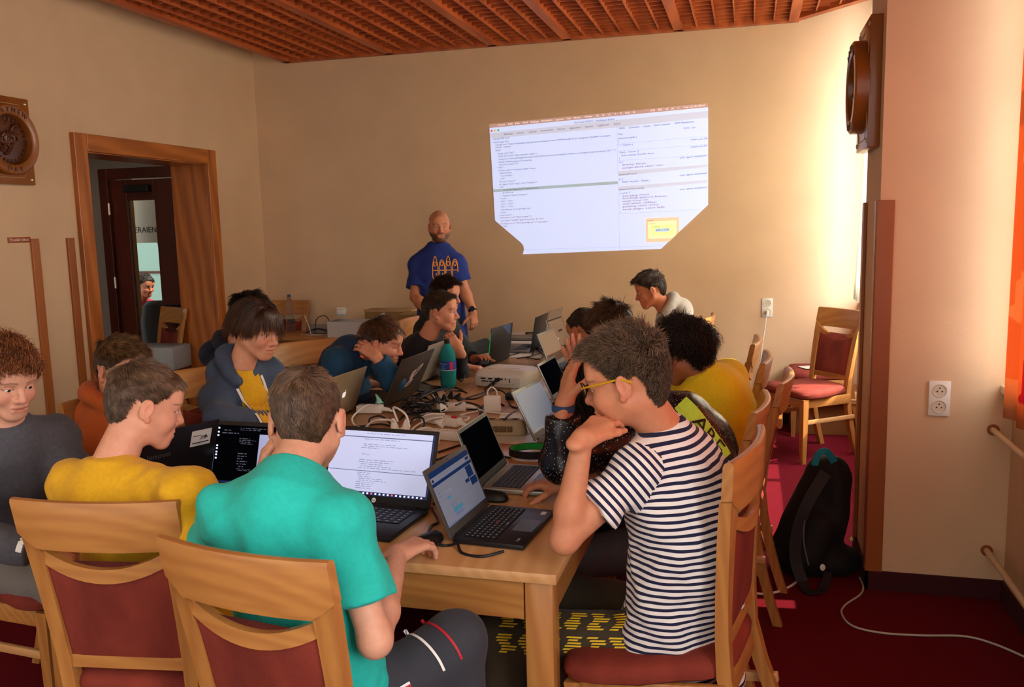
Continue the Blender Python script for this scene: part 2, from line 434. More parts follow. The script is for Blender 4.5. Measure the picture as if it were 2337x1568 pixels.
def table(name, x0, x1, y0, y1, m, mt, label, thick=.028):
    t = thing(name, label, 'table', ((x0+x1)/2, (y0+y1)/2, 0)); hx, hy = (x1-x0)/2, (y1-y0)/2
    obj('table_top', MB().box(-hx, hx, -hy, hy, .75-thick, .75, .003), mt, t)
    a = MB(); i = .02
    a.box(-hx+.09, hx-.09, -hy+i, -hy+i+.022, .615, .722); a.box(-hx+.09, hx-.09, hy-i-.022, hy-i, .615, .722)
    a.box(-hx+i, -hx+i+.022, -hy+.09, hy-.09, .615, .722); a.box(hx-i-.022, hx-i, -hy+.09, hy-.09, .615, .722)
    obj('apron', a, m_beechx, t)
    for sx in (-1, 1):
        for sy in (-1, 1):
            cx, cy = sx*(hx-.012-.037), sy*(hy-.012-.037)
            obj('leg', MB().box(cx-.037, cx+.037, cy-.037, cy+.037, 0, .722, .004), m, t)
    return t
m_whitetop = mat('white_table_top', 'ece6dc', .45, var=.04, scale=6)
TX0, TX1 = -2.06, -.455
table('meeting_table', TX0, TX1, 2.015, 3.98, m_beech, m_beechy, 'long beech meeting table with the sunlit corner under the striped boy\'s elbow')
table('meeting_table', TX0, TX1, 3.984, 5.5, m_beech, m_beechy, 'beech meeting table pushed on behind, carrying the white projector')
table('meeting_table', TX0+.12, TX1-.1, 5.51, 6.8, m_beech, m_whitetop, 'white topped table at the end below the projected picture')
d = thing('side_desk', 'brown wooden desk by the back wall under the clear bottle and the boxes', 'desk', (-3.1, 6.62, 0))
obj('desk_top', MB().box(-.95, .55, -.24, .22, .715, .745, .003), m_beechx, d)
obj('side_panel', MB().box(-.93, -.9, -.22, .2, 0, .715), m_beech, d); obj('side_panel', MB().box(.5, .53, -.22, .2, 0, .715), m_beech, d); obj('modesty_panel', MB().box(-.9, .5, -.2, -.18, .2, .715), mat('desk_brown', '7d4a22', .5, var=.1, scale=8), d)

# ------------------------------------------------------------------ laptops
TZ = .75
m_lblack = mat('laptop_black', '1b1a1c', .42, var=.08, scale=60)
m_lgrey = mat('laptop_grey', '77736c', .4, metal=.5)
m_lsilver = mat('laptop_silver', 'b9b1a4', .36, metal=.65)
m_lgold = mat('laptop_champagne', 'b8a684', .36, metal=.6)
m_ldark = mat('laptop_lid_dark', '37302a', .4, var=.08, scale=50)
m_key = mat('key_black', '0e0e10', .5)
m_keyg = mat('key_grey', '2c2c34', .5)
m_legend = mat('key_legend', 'a8b0b4', .6)
m_pad = mat('touchpad', '232327', .3)
def em(name, col, s): return mat('screen_'+name, col, .25 if name != 'black' else .6, emit=s, spec=.3 if name != 'black' else 0.)
S = {'k': em('black', '05060a', .15), 'w': em('white', 'b8c2e6', .55), 'wl': em('white_low', '7c8698', .2), 'n': em('navy', '0c1c52', .5), 'nl': em('navy_low', '14305e', .22),
     'g': em('grey', '5a6684', .5), 't': em('text', '8a92ae', .42), 'd': em('dark_text', '585c70', .4), 'p': em('pale', '9aa4cc', .5), 'c': em('cyan', '3f7f9a', .35),
     'r': em('painted_mirror_brown', '7b6656', .12), 'rd': em('painted_mirror_dark', '3a2420', .06), 'b': em('dull_blue', '5a6888', .3), 'o': em('icon', 'd9e2ff', .9), 'i': em('icon_red', 'e0685a', .9)}
SK = list(S)
def rows(u0, v1, n, dv, wmax, key, seed, h=.33, gap=.012, umin=.02):
    r = random.Random(seed); out = []
    for k in range(n):
        u = u0+(umin if r.random() < .3 else 0); v = v1-k*dv; end = u+wmax*(.35+.65*r.random())
        while u < end:
            w = .015+.05*r.random(); out.append((u, v-dv*h, min(u+w, end), v, key)); u += w+gap
    return out
def sc_editor():
    q = [(0, 0, 1, 1, 'w'), (0, .0, 1, .05, 'n'), (0, .9, 1, .915, 'g'), (0, .365, .985, .375, 'g'), (.985, .05, 1, 1, 'n')]
    q += rows(.3, .88, 1, .03, .4, 't', 1)+rows(.32, .97, 1, .03, .4, 't', 8)+rows(.3, .8, 3, .03, .45, 't', 3)+rows(.3, .64, 1, .03, .2, 't', 4)+rows(.3, .55, 4, .033, .4, 't', 5)+rows(.3, .42, 1, .03, .65, 't', 6)+rows(.3, .345, 9, .03, .3, 't', 7)
    q += [(.3+.04*k, .012, .317+.04*k, .038, 'i' if k in (4, 9) else 'o') for k in range(17)]
    return q
def sc_dark():
    q = [(0, 0, 1, 1, 'k'), (0, 0, 1, .03, 'n'), (.5, .12, .93, .86, 'p'), (.012, .05, .016, .98, 'g')]
    q += [(.03, v, .05, v+.028, 'o') for v in (.93, .86, .8, .62, .57, .51, .46, .4)]
    return q+rows(.28, .96, 2, .03, .3, 'd', 2)+rows(.08, .92, 2, .05, .2, 'd', 4)+rows(.28, .78, 4, .03, .2, 'd', 9)+rows(.28, .52, 6, .045, .14, 'd', 11)+rows(.28, .25, 2, .025, .2, 'd', 12)
def sc_page():
    q = [(0, 0, 1, 1, 'wl'), (0, .9, 1, 1, 'nl'), (0, .74, 1, .8, 'nl'), (.8, .52, .95, .73, 'nl'), (.7, .46, .8, .52, 'nl'), (.82, .36, .98, .5, 'nl'), (0, .0, 1, .03, 'g'),
         (.88, .83, .97, .88, 'nl'), (.2, .42, .27, .47, 'c'), (.22, .16, .45, .23, 'c'), (.25, .08, .42, .15, 'g'), (.02, .82, .06, .87, 'n'), (.2, .34, .9, .345, 'g')]
    return q+rows(.12, .865, 1, .03, .5, 'g', 3)+rows(.2, .56, 1, .03, .2, 't', 5)+rows(.22, .31, 4, .035, .3, 'g', 7)+rows(.02, .68, 3, .06, .08, 'g', 9)
def sc_off(): return [(0, 0, 1, 1, 'k')]
def sc_blue(): return [(0, 0, 1, 1, 'b'), (.08, .01, .4, .06, 'wl')]
def sc_painted_mirror(): return [(0, 0, 1, 1, 'r'), (.0, 0, 1, .28, 'rd')]  # reflections put in as flat, faintly glowing brown colours
def sc_lock(): return [(0, 0, 1, 1, 'r'), (.45, .52, .75, .6, 'rd'), (.2, .28, .3, .31, 'o')]
def laptop(label, hinge, ud, W, D, opn, LH, mb_, ml, screen, logo=None, key=None, legends=False, group=None, bezel=None, padr=True):
    ud = np.array(ud, float); rz = math.atan2(ud[1], ud[0])+PI/2
    t = thing('laptop', label, 'laptop', (hinge[0], hinge[1], TZ+.001), rz, group)
    hw = W/2
    obj('base', MB().box(-hw, hw, -D, .0, .002, .017, .004), mb_, t)
    k = MB(); k.box(-hw*.86, hw*.86, -D*.58, -D*.12, .0168, .0174)
    kb = obj('keyboard', k, m_key, t)
    k = MB(); lg = MB(); nr = 6
    for r in range(nr):
        y1 = -D*.13-r*D*.075; y0 = y1-D*.063; n = 14 if r < 5 else 9; x = -hw*.85
        for c in range(n):
            w = W*.85/14*(1 if r < 5 else (4.6 if c == 4 else (9.4/8)))
            k.box(x+.001, x+w-.001, y0, y1, .0172, .0192)
            if legends: lg.box(x+w*.32, x+w*.55, y0+(y1-y0)*.45, y0+(y1-y0)*.75, .0192, .0194)
            x += w
    obj('keys', k, key or m_keyg, kb)
    if legends: obj('key_legends', lg, m_legend, kb)
    obj('touchpad', MB().box(-.05, .05, -D*.95, -D*.66, .0168, .0174), m_pad, t)
    a = math.radians(opn-90); u = Vector((0, math.sin(a), math.cos(a))); n = Vector((0, -math.cos(a), math.sin(a)))
    M = Matrix(((1, u.x, n.x, 0), (0, u.y, n.y, .003), (0, u.z, n.z, .012), (0, 0, 0, 1)))
    lid = obj('lid', MB().box(-hw, hw, .002, LH, -.0065, 0, .0028, M), ml, t)
    obj('hinge', MB().cyl((-hw*.8, .003, .0125), (hw*.8, .003, .0125), .0065, 10), m_lblack, t)
    if bezel: obj('bezel', MB().box(-hw+.002, hw-.002, .006, LH-.002, -.0005, .0008, 0, M), bezel, lid)
    s = MB(); x0, x1, y0, y1 = -hw+.012, hw-.012, .03, LH-.014
    for j, (a0, b0, a1, b1, kk) in enumerate(screen):
        s.cur = SK.index(kk); z = .0012+.00008*min(j, 6)
        P = lambda uu, vv: (x0+(x1-x0)*uu, y0+(y1-y0)*vv, z)
        s.quad(P(a0, b0), P(a1, b0), P(a1, b1), P(a0, b1), M)
    obj('screen', s, [S[q] for q in SK], lid, smooth=False, fix=False)
    obj('webcam', MB().cyl(M @ Vector((0, LH-.007, .0005)), M @ Vector((0, LH-.007, .0014)), .0022, 8), m_key, lid)
    if logo: logo(M, lid, W, LH)
    return t
Bk = Matrix.Diagonal((-1, 1, -1, 1))      # onto the back of a lid
def put_text(name, body, size, M, m, parent, align='CENTER', lift=.0004):
    vs, fs = text_geo(body, size, align)
    return obj(name, MB().add([(v.x, v.y, lift) for v in vs], fs, M), m, parent, smooth=False, fix=False)
def at(x, y, z=0): return Matrix.Translation((x, y, z))
m_chrome = mat('logo_silver', 'cfd2d6', .25, metal=.8)
def logo_hp(M, lid, W, H):
    Q = M @ at(0, .016, .0008)
    obj('logo', MB().prism([(.0075*math.cos(2*PI*k/20), .0075*math.sin(2*PI*k/20)) for k in range(20)], 0, .0006, Q), m_chrome, lid, smooth=False)
    put_text('logo_letters', 'hp', .010, Q @ at(0, -.003, .0006), m_key, lid)
def logo_tp(M, lid, W, H):
    put_text('logo_letters', 'lenovo', .011, M @ at(-W/2+.03, .012, .001), m_chrome, lid)
def logo_apple(M, lid, W, H):
    Q = M @ at(0, H*.5, -.0067) @ Bk
    body = [(.0, .010), (.006, .0125), (.011, .011), (.0145, .007), (.012, .002), (.0135, -.003), (.0155, -.005), (.013, -.011), (.008, -.0165), (.004, -.0165), (0, -.015), (-.004, -.0165), (-.008, -.0165), (-.013, -.010), (-.0155, -.001), (-.0145, .006), (-.011, .0105), (-.006, .0125)]
    o = MB().prism(body, 0, .0006, Q); o.prism([(.001, .0145), (.006, .0165), (.007, .021), (.002, .0195)], 0, .0006, Q)
    obj('logo', o, em('lit_logo', 'f4f4f0', .5), lid, smooth=False)
m_stick = mat('sticker_white', 'dfe6e2', .5); m_stickline = mat('sticker_line', 'e8d8d4', .5); m_teal = mat('sticker_teal', '2f8f88', .5)
def logo_lenovo(M, lid, W, H):
    put_text('logo_letters', 'lenovo', .03, M @ at(.02, H*.62, -.0067) @ Bk, mat('dull_silver', '8e9094', .35, metal=.7), lid)
    Q = M @ at(-W/2+.062, H*.79, -.0067) @ Bk
    s = obj('sticker', MB().box(-.036, .036, -.03, .03, 0, .0004, 0, Q), m_stick, lid)
    d_ = MB(); d_.box(-.03, .03, -.0195, -.016, .0004, .0008, 0, Q); d_.box(-.03, .0, .008, .010, .0004, .0008, 0, Q)
    for k in range(7): d_.tube([Q @ Vector(p) for p in spline([(-.005+.004*k, -.008, .0006), (.002+.003*k, .004+.002*(k % 3), .0006), (.012+.002*k, -.004+.003*(k % 2), .0006), (.016, .01, .0006)], 3)], .0006, 4)
    obj('sticker_drawing', d_, m_key, s); put_text('sticker_letters', 'BURZA', .011, Q @ at(0, -.028), m_teal, s)
def logo_script(M, lid, W, H):
    Q = M @ at(-.03, H*.52, -.0067) @ Bk @ Matrix.Rotation(.5, 4, 'Z')
    d_ = MB()
    for cx, cy, rx, ry, ro in ((.045, .0, .055, .013, .1), (-.01, .002, .014, .03, -.5), (-.03, -.028, .038, .011, -.1), (.012, .014, .016, .006, .7)):
        pts = [Q @ Vector((cx+rx*math.cos(a)*math.cos(ro)-ry*math.sin(a)*math.sin(ro), cy+rx*math.cos(a)*math.sin(ro)+ry*math.sin(a)*math.cos(ro), .0006)) for a in [2*PI*k/22 for k in range(22)]]
        d_.tube(pts, .0011, 5, loop=True)
        for q in range(-3, 4): 
            xx = cx+rx*q/4.2*math.cos(ro); yy = cy+rx*q/4.2*math.sin(ro)
            d_.tube([Q @ Vector((xx+ry*.5*math.sin(ro), yy-ry*.5, .0006)), Q @ Vector((xx-ry*.5*math.sin(ro)+.003, yy+ry*.5, .0006))], .0005, 4)
    obj('sticker', d_, m_stickline, lid)
def lid_sheen(M, lid, W, H):
    Q = M @ at(-W*.2, H*.98, -.0067) @ Bk
    obj('sticker', MB().prism([(-.07, 0), (.075, 0), (.06, -.07)], 0, .0004, Q), mat('painted_blue_sheen', '34476e', .3), lid, smooth=False)  # blue reflection painted as a flat triangle on the lid
    obj('edge_light', MB().box(W/2-.001, W/2+.001, .02, H-.03, -.005, -.001, 0, M), em('green_edge', '1e8a48', .6), lid)
laptop('black laptop showing a white editor, in front of the boy in turquoise', (-1.125, 2.395), (-.077, -1), .385, .25, 113, .245, m_lblack, m_lblack, sc_editor(), logo_hp, m_key, True)
laptop('black laptop with a dark screen in front of the boy in yellow', (-1.57, 2.43), (-.02, -1), .37, .25, 108, .235, m_lblack, m_lblack, sc_dark(), None, m_key, True)
tp = laptop('open black laptop with a web page at the table corner beside the striped boy', (-.77, 2.315), (1, -.07), .305, .208, 112, .205, m_lblack, m_lgrey and mat('laptop_dark_grey', '4a4844', .45, var=.06, scale=50), sc_page(), logo_tp, m_key, True)
tb = MB(); tb.box(.10, .125, -.19, -.175, .0174, .0178); obj('sticker', tb, m_stick, tp)
put_text('badge', 'X280', .012, at(-.118, -.185, .0176), m_chrome, tp); obj('trackpoint', MB().ball((0, -.075, .0195), .003, 8), mat('trackpoint_red', 'b01818', .5), tp)
laptop('silver laptop with a glossy switched-off screen behind the web page laptop', (-.835, 2.775), (1, -.03), .305, .22, 112, .208, m_lsilver, m_lsilver, sc_off(), None, m_keyg, False, bezel=m_lblack)
laptop('grey laptop with a dull blue screen behind the green headphones', (-.79, 3.43), (1, -.12), .325, .225, 117, .22, m_lgrey, m_lgrey, sc_blue(), None, m_key)
laptop('grey edged laptop with a dark screen beside the projector', (-.90, 4.22), (1, -.05), .32, .225, 115, .2, m_lgrey, m_lgrey, sc_off(), None, m_key)
laptop('laptop with a brown mirroring screen right behind the projector', (-1.12, 5.16), (1, -.08), .34, .23, 112, .225, m_lblack, m_lgrey, sc_painted_mirror(), None, m_key)
laptop('slim laptop with a lock picture on its tilted screen, before the buzz cut', (-1.22, 5.85), (1, -.1), .33, .22, 112, .23, m_lsilver, m_lsilver, sc_lock(), None, m_key, bezel=m_lblack)
laptop('laptop with its pale brown lid back showing at the table end', (-1.50, 6.55), (-1, .1), .32, .2, 105, .22, m_lgrey, mat('lid_brown', '8a7664', .4, metal=.3), sc_off())
laptop('black laptop with an upright lid on the white topped table edge', (-1.44, 5.86), (-1, .02), .35, .235, 100, .24, m_lgrey, m_lblack, sc_off(), None, m_keyg)
laptop('black laptop with a bluish sheen on its lid behind the projector', (-1.54, 5.24), (-1, .12), .35, .235, 97, .235, m_lblack, m_lblack, sc_off(), lid_sheen, m_keyg)
laptop('silver laptop seen from behind beside the green bottle', (-1.77, 4.57), (-1, .05), .34, .23, 112, .235, m_lsilver, m_lsilver, sc_off(), None, m_keyg)
laptop('dark laptop with a white scribble sticker on its lid, before the leaning boy', (-1.70, 3.98), (-1, .04), .4, .26, 116, .265, m_lblack, m_ldark, sc_off(), logo_script, m_key)
laptop('champagne laptop with a lit fruit logo on its lid', (-1.845, 3.58), (-1, .06), .325, .225, 110, .225, m_lgold, m_lgold, sc_off(), logo_apple, m_key)
laptop('black laptop seen from behind with a drawing sticker, beside the orange hoodie', (-1.865, 2.33), (-.9, .40), .37, .25, 112, .262, m_lblack, m_lblack, sc_off(), logo_lenovo, m_key)
fl = thing('laptop', 'closed grey laptop lying flat on the white table', 'laptop', (-1.68, 6.42, TZ+.001), .1)
obj('base', MB().box(-.16, .16, -.11, .11, .002, .012, .004), m_lgrey, fl); obj('lid', MB().box(-.16, .16, -.11, .11, .0125, .019, .003), m_lgrey, fl)
tag(obj('remote_control', MB().box(-.1, .1, -.02, .02, .0, .022, .006), m_black, loc=(-1.62, 6.66, TZ+.001)), 'black remote control lying at the end of the white table', 'remote control')
# ------------------------------------------------------------------ soft shapes: smooth unions on a grid, turned into one skin
import openvdb
def nz(v): v = np.array(v, float); return v/(np.linalg.norm(v)+1e-12)
_lat = np.random.RandomState(5).rand(32, 32, 32).astype(np.float32)*2-1
def noise3(P):
    i = np.floor(P).astype(int); f = (P-i).astype(np.float32); f = f*f*(3-2*f); i &= 31; j = (i+1) & 31
    x0, y0, z0 = i[..., 0], i[..., 1], i[..., 2]; x1, y1, z1 = j[..., 0], j[..., 1], j[..., 2]
    a, b, c = f[..., 0], f[..., 1], f[..., 2]; L = _lat
    u = (L[x0, y0, z0]*(1-a)+L[x1, y0, z0]*a)*(1-b)+(L[x0, y1, z0]*(1-a)+L[x1, y1, z0]*a)*b
    v = (L[x0, y0, z1]*(1-a)+L[x1, y0, z1]*a)*(1-b)+(L[x0, y1, z1]*(1-a)+L[x1, y1, z1]*a)*b
    return u*(1-c)+v*c
class Soft:
    def __init__(s): s.p = []; s.cuts = []; s.noise = None
    def cap(s, a, b, ra, rb=None, k=.02, flat=None, ratio=1., op='+', cid=0, u=(0, 1), end=False):
        s.p.append(('c', np.array(a, float), np.array(b, float), ra, ra if rb is None else rb, k, None if flat is None else nz(flat), ratio, op, cid, u, end)); return s
    def ell(s, c, r, k=.02, R=None, op='+', cid=0, plane=None):
        s.p.append(('e', np.array(c, float), np.array(r, float)*np.ones(3), R, plane, k, None, 1, op, cid, (0, 0))); return s
    def chain(s, pts, rad, k=.02, **kw):
        for i in range(len(pts)-1): s.cap(pts[i], pts[i+1], rad[i], rad[i+1], k, **kw)
        return s
    def cut(s, o, n): s.cuts.append((np.array(o, float), nz(n))); return s          # keeps the side opposite to n
    def ev(s, q, P):
        if q[0] == 'c':
            _, a, b, ra, rb, k, fl, ratio, op, cid, uu, end = q
            ab = b-a; L2 = ab@ab+1e-12; v = P-a; tr = (v@ab)/L2; t = np.clip(tr, 0, 1); v = v-t[..., None]*ab; r = ra+(rb-ra)*t
            if fl is not None:
                dn = v@fl; q2 = (v*v).sum(-1)-dn*dn; m = dn/ratio; l = np.sqrt(q2+m*m)+1e-9
                g = np.sqrt(q2+m*m/(ratio*ratio))/l
                return (l-r)/np.maximum(g, 1e-3), tr
            d = np.sqrt((v*v).sum(-1))-r
            if end: d = np.maximum(d, (tr-1)*math.sqrt(L2))
            return d, tr
        _, c, r, R, pl, k, _, _, op, cid, uu = q
        v = P-c
        if R is not None: v = v@R
        a = np.sqrt(((v/r)**2).sum(-1))+1e-9; b = np.sqrt(((v/(r*r))**2).sum(-1))+1e-9
        d = a*(a-1)/b
        if pl is not None: d = np.maximum(d, v@nz(pl[0])-pl[1])
        return d, None
    def box(s, q):
        if q[0] == 'c':
            m = max(q[3], q[4]); return np.minimum(q[1], q[2])-m, np.maximum(q[1], q[2])+m
        m = q[2].max(); return q[1]-m, q[1]+m
    def mesh(s, h, lo=None, hi=None, pad=.03):
        pos = [q for q in s.p if q[8] == '+']
        if lo is None:
            bs = [s.box(q) for q in pos]; lo = np.min([b[0] for b in bs], 0)-pad; hi = np.max([b[1] for b in bs], 0)+pad
        lo = np.array(lo, float); n = np.ceil((np.array(hi)-lo)/h).astype(int)+1
        F = np.full(n, .08, np.float32); ax = [lo[i]+h*np.arange(n[i]) for i in range(3)]
        for q in s.p:
            b0, b1 = s.box(q); m = .045+q[5]
            i0 = np.clip(np.floor((b0-m-lo)/h).astype(int), 0, n); i1 = np.clip(np.ceil((b1+m-lo)/h).astype(int)+1, 0, n)
            if (i1 <= i0).any(): continue
            P = np.stack(np.meshgrid(*[ax[i][i0[i]:i1[i]] for i in range(3)], indexing='ij'), -1)
            d, _ = s.ev(q, P); sl = tuple(slice(i0[i], i1[i]) for i in range(3)); f = F[sl]; k = q[5]
            if q[8] == '+':
                hh = np.clip(.5+.5*(f-d)/k, 0, 1); F[sl] = f*(1-hh)+d*hh-k*hh*(1-hh)
            else:
                d = -d; hh = np.clip(.5-.5*(f-d)/k, 0, 1); F[sl] = f*(1-hh)+d*hh+k*hh*(1-hh)
        if s.noise is not None or s.cuts:
            P = np.stack(np.meshgrid(*ax, indexing='ij'), -1)
            if s.noise is not None:
                nb = np.abs(F) < .04; F[nb] += s.noise(P[nb])
            for o, nn in s.cuts: F = np.maximum(F, ((P-o)@nn).astype(np.float32))
        g = openvdb.FloatGrid(.08); g.copyFromArray(np.ascontiguousarray(F, np.float32))
        v, q = g.convertToQuads(0.)
        return lo+v*h, q
    def kind(s, X):
        best = np.full(len(X), 9.); si = np.zeros(len(X), bool)
        for q in s.p:
            if q[8] != '+': continue
            d, t = s.ev(q, X); m = d < best; best[m] = d[m]; si[m] = q[10][0] >= .299 and q[10][1] > q[10][0]+.05 and q[10][0] in (.3, .55)
        return si
    def near(s, X, sleeves=False):
        """nearest piece of every point: its colour index and its lengthwise coordinate"""
        best = np.full(len(X), 9.); ci = np.zeros(len(X), int); u = np.zeros(len(X))
        for q in s.p:
            if q[8] != '+' or (sleeves and q[10][0] not in (.3, .55)): continue
            d, t = s.ev(q, X); m = d < best; best[m] = d[m]; ci[m] = q[9]
            if t is not None: u[m] = q[10][0]+(q[10][1]-q[10][0])*t[m]
        return ci, u
def skin_obj(name, vs, fs, m, parent, cols=None, floats=None, origin=None):
    vs = np.asarray(vs, float)-(origin if origin is not None else 0)
    me = bpy.data.meshes.new(name); nv, nf = len(vs), len(fs); fs = np.asarray(fs); kk = fs.shape[1]
    me.vertices.add(nv); me.vertices.foreach_set('co', vs.astype(np.float32).ravel())
    me.loops.add(nf*kk); me.loops.foreach_set('vertex_index', fs.astype(np.int32).ravel())
    me.polygons.add(nf); me.polygons.foreach_set('loop_start', np.arange(0, nf*kk, kk, dtype=np.int32))
    me.update(calc_edges=True)
    me.shade_smooth(); me.materials.append(m)
    if cols is not None:
        a = me.color_attributes.new('tint', 'FLOAT_COLOR', 'POINT'); c4 = np.ones((nv, 4), np.float32); c4[:, :3] = cols; a.data.foreach_set('color', c4.ravel())
    if floats is not None:
        a = me.attributes.new('run', 'FLOAT', 'POINT' if len(floats) == nv else 'CORNER'); a.data.foreach_set('value', np.asarray(floats, np.float32))
    o = bpy.data.objects.new(name, me); COL.objects.link(o)
    if parent is not None: o.parent = parent
    return o
def wrinkles(amp, f=14, seed=0, dirn=None):
    """long soft folds across the cloth, finer near them"""
    o = np.array([seed*1.7, seed*3.1, seed*.9]); d1 = nz((.8, .3, .55)); d2 = nz((-.6, .5, .65))
    def fn(P):
        w = noise3(P*7+o); out = noise3(P*6+o+3)*.7
        for k, d in enumerate((d1, d2)):
            q = P*f; q = q-np.outer(q@d, d)*.78+o+k*7
            a = noise3(q+w[:, None]*.6); out = out+.75*np.sign(a)*np.abs(a)**.8+.28*noise3(q*2.3+4)
        return (amp*out).astype(np.float32)
    return fn

# ------------------------------------------------------------------ heads
def head_soft(nl, lid=.0, big=1., beard=False, fat=0.):
    H = Soft()
    H.ell((0, -.012, .032), (.073, .092, .084), .02)
    H.ell((0, .032, -.025), (.059+fat, .056, .078), .035)
    for s in (-1, 1):
        H.cap((s*(.053+fat), .005, -.05), (s*(.022+fat), .066, -.093), .017, .014, .03)
        H.ell((s*.035, .058, -.032), (.025, .028, .026), .02)
    H.ell((0, .072, -.096), (.024+fat, .02, .017), .022)
    H.cap((-.034, .076, .016), (.034, .076, .016), .011, None, .014)
    H.ell((0, .072, .045), (.048, .02, .035), .03)
    for s in (-1, 1): H.ell((s*.031, .094, .001), (.017, .014, .0115), .012, op='-')
    H.cap((0, .086, .008), (0, .106, -.027), .0085, .0105, .010)
    H.ell((0, .107, -.031), (.0105, .010, .009), .008)
    for s in (-1, 1): H.ell((s*.0125, .094, -.035), (.0085, .010, .0075), .007)
    for s in (-1, 1): H.ell((s*.006, .101, -.041), (.0035, .005, .003), .002, op='-')
    H.ell((0, .082, -.064), (.026, .016, .022), .02)
    H.cap((-.02, .091, -.0605), (.02, .091, -.0605), .0055, None, .006)
    H.cap((-.016, .090, -.071), (.016, .090, -.071), .0068, None, .006)
    for s in (-1, 1): H.cap((0, .0985, -.0662), (s*.0235, .094, -.0642), .0021, None, .004, op='-')
    for s in (-1, 1):      # lids
        H.ell((s*.031, .0735, .001), (.0148, .0148, .0148), .003, plane=((0, .25, -1), -.0035+lid+.0045 if False else lid))
        H.ell((s*.031, .0735, .001), (.0144, .0144, .0144), .003, plane=((0, .2, 1), -.006))
        # ears
        R = np.array(Matrix.Rotation(s*-.42, 3, 'Z') @ Matrix.Rotation(-.2, 3, 'X'))
        H.ell((s*.078, -.008, -.006), (.007, .0175, .0285), .008, R)
        H.ell((s*.087, -.003, -.003), (.0055, .0095, .0165), .005, R, op='-')
        H.ell((s*.077, .002, -.032), (.007, .009, .010), .006)
    H.cap(nl, (0, -.018, -.055), .054, .050, .03)
    return H
skin_cols = {}
def head_mesh(nl, h, skin, brow, lid, beard=None, fat=0., lips=None):
    H = head_soft(nl, lid, fat=fat)
    v, q = H.mesh(h, (-.11, -.125, -.17), (.11, .135, .14))
    base = np.array(lin(skin)); c = np.tile(base, (len(v), 1))
    def blend(w, col, a):
        nonlocal c
        w = np.clip(w, 0, 1)[:, None]*a; c = c*(1-w)+np.array(lin(col))*w
    sd = lambda a, b: Soft().cap(a, b, 0).ev(Soft().cap(a, b, 0).p[0], v)[0]
    x, y, z = v.T
    def sd2(a, b):
        a = np.array(a); b = np.array(b); p = v[:, [0, 2]]-a; ab = b-a; t = np.clip(p@ab/(ab@ab), 0, 1); return np.linalg.norm(p-t[:, None]*ab, axis=1)
    # warmth of cheeks, ears, nose tip
    rosy = np.exp(-(((np.abs(x)-.04)/.022)**2+((z+.035)/.025)**2))*(y > .03)+.7*np.exp(-((x/.014)**2+((y-.112)/.014)**2+((z+.032)/.014)**2))+.9*(np.abs(x) > .078)*(z < .03)
    blend(rosy, 'c8705a', .35)
    for s in (-1, 1):
        d = np.minimum(sd2((s*.014, .0225), (s*.034, .0262)), sd2((s*.034, .0262), (s*.052, .020)))+(y < .04)
        blend(1.2-d/.004, brow, .62)
        d = np.abs(np.sqrt((x-s*.031)**2+(y-.0735)**2+(z-.001)**2)-.0145)
        blend(np.exp(-((z-.001+lid)/.0022)**2)*(d < .004)*(y > .07), '3a2418', .75)
    dl = np.minimum(sd2((-.02, -.0615), (.02, -.0615)), sd2((-.015, -.0705), (.015, -.0705)))+(y < .06)
    blend(1.5-dl/.0045, lips or 'b0614f', .6)
    blend(1.5-sd((-.022, .097, -.0655), (.022, .097, -.0655))/.002, '6a2f28', .6)
    if beard:
        w = np.clip((-.03-z+.35*(y-.09)*0)/.02, 0, 1)*np.clip((z+.155)/.02, 0, 1)*np.clip((y+.01)/.025, 0, 1)*np.clip((dl-.006)/.004, 0, 1)
        w *= 1-.8*np.exp(-(((np.abs(x)-.035)/.018)**2+((z+.035)/.016)**2))
        blend(w, beard, .82)
    return v, q, c
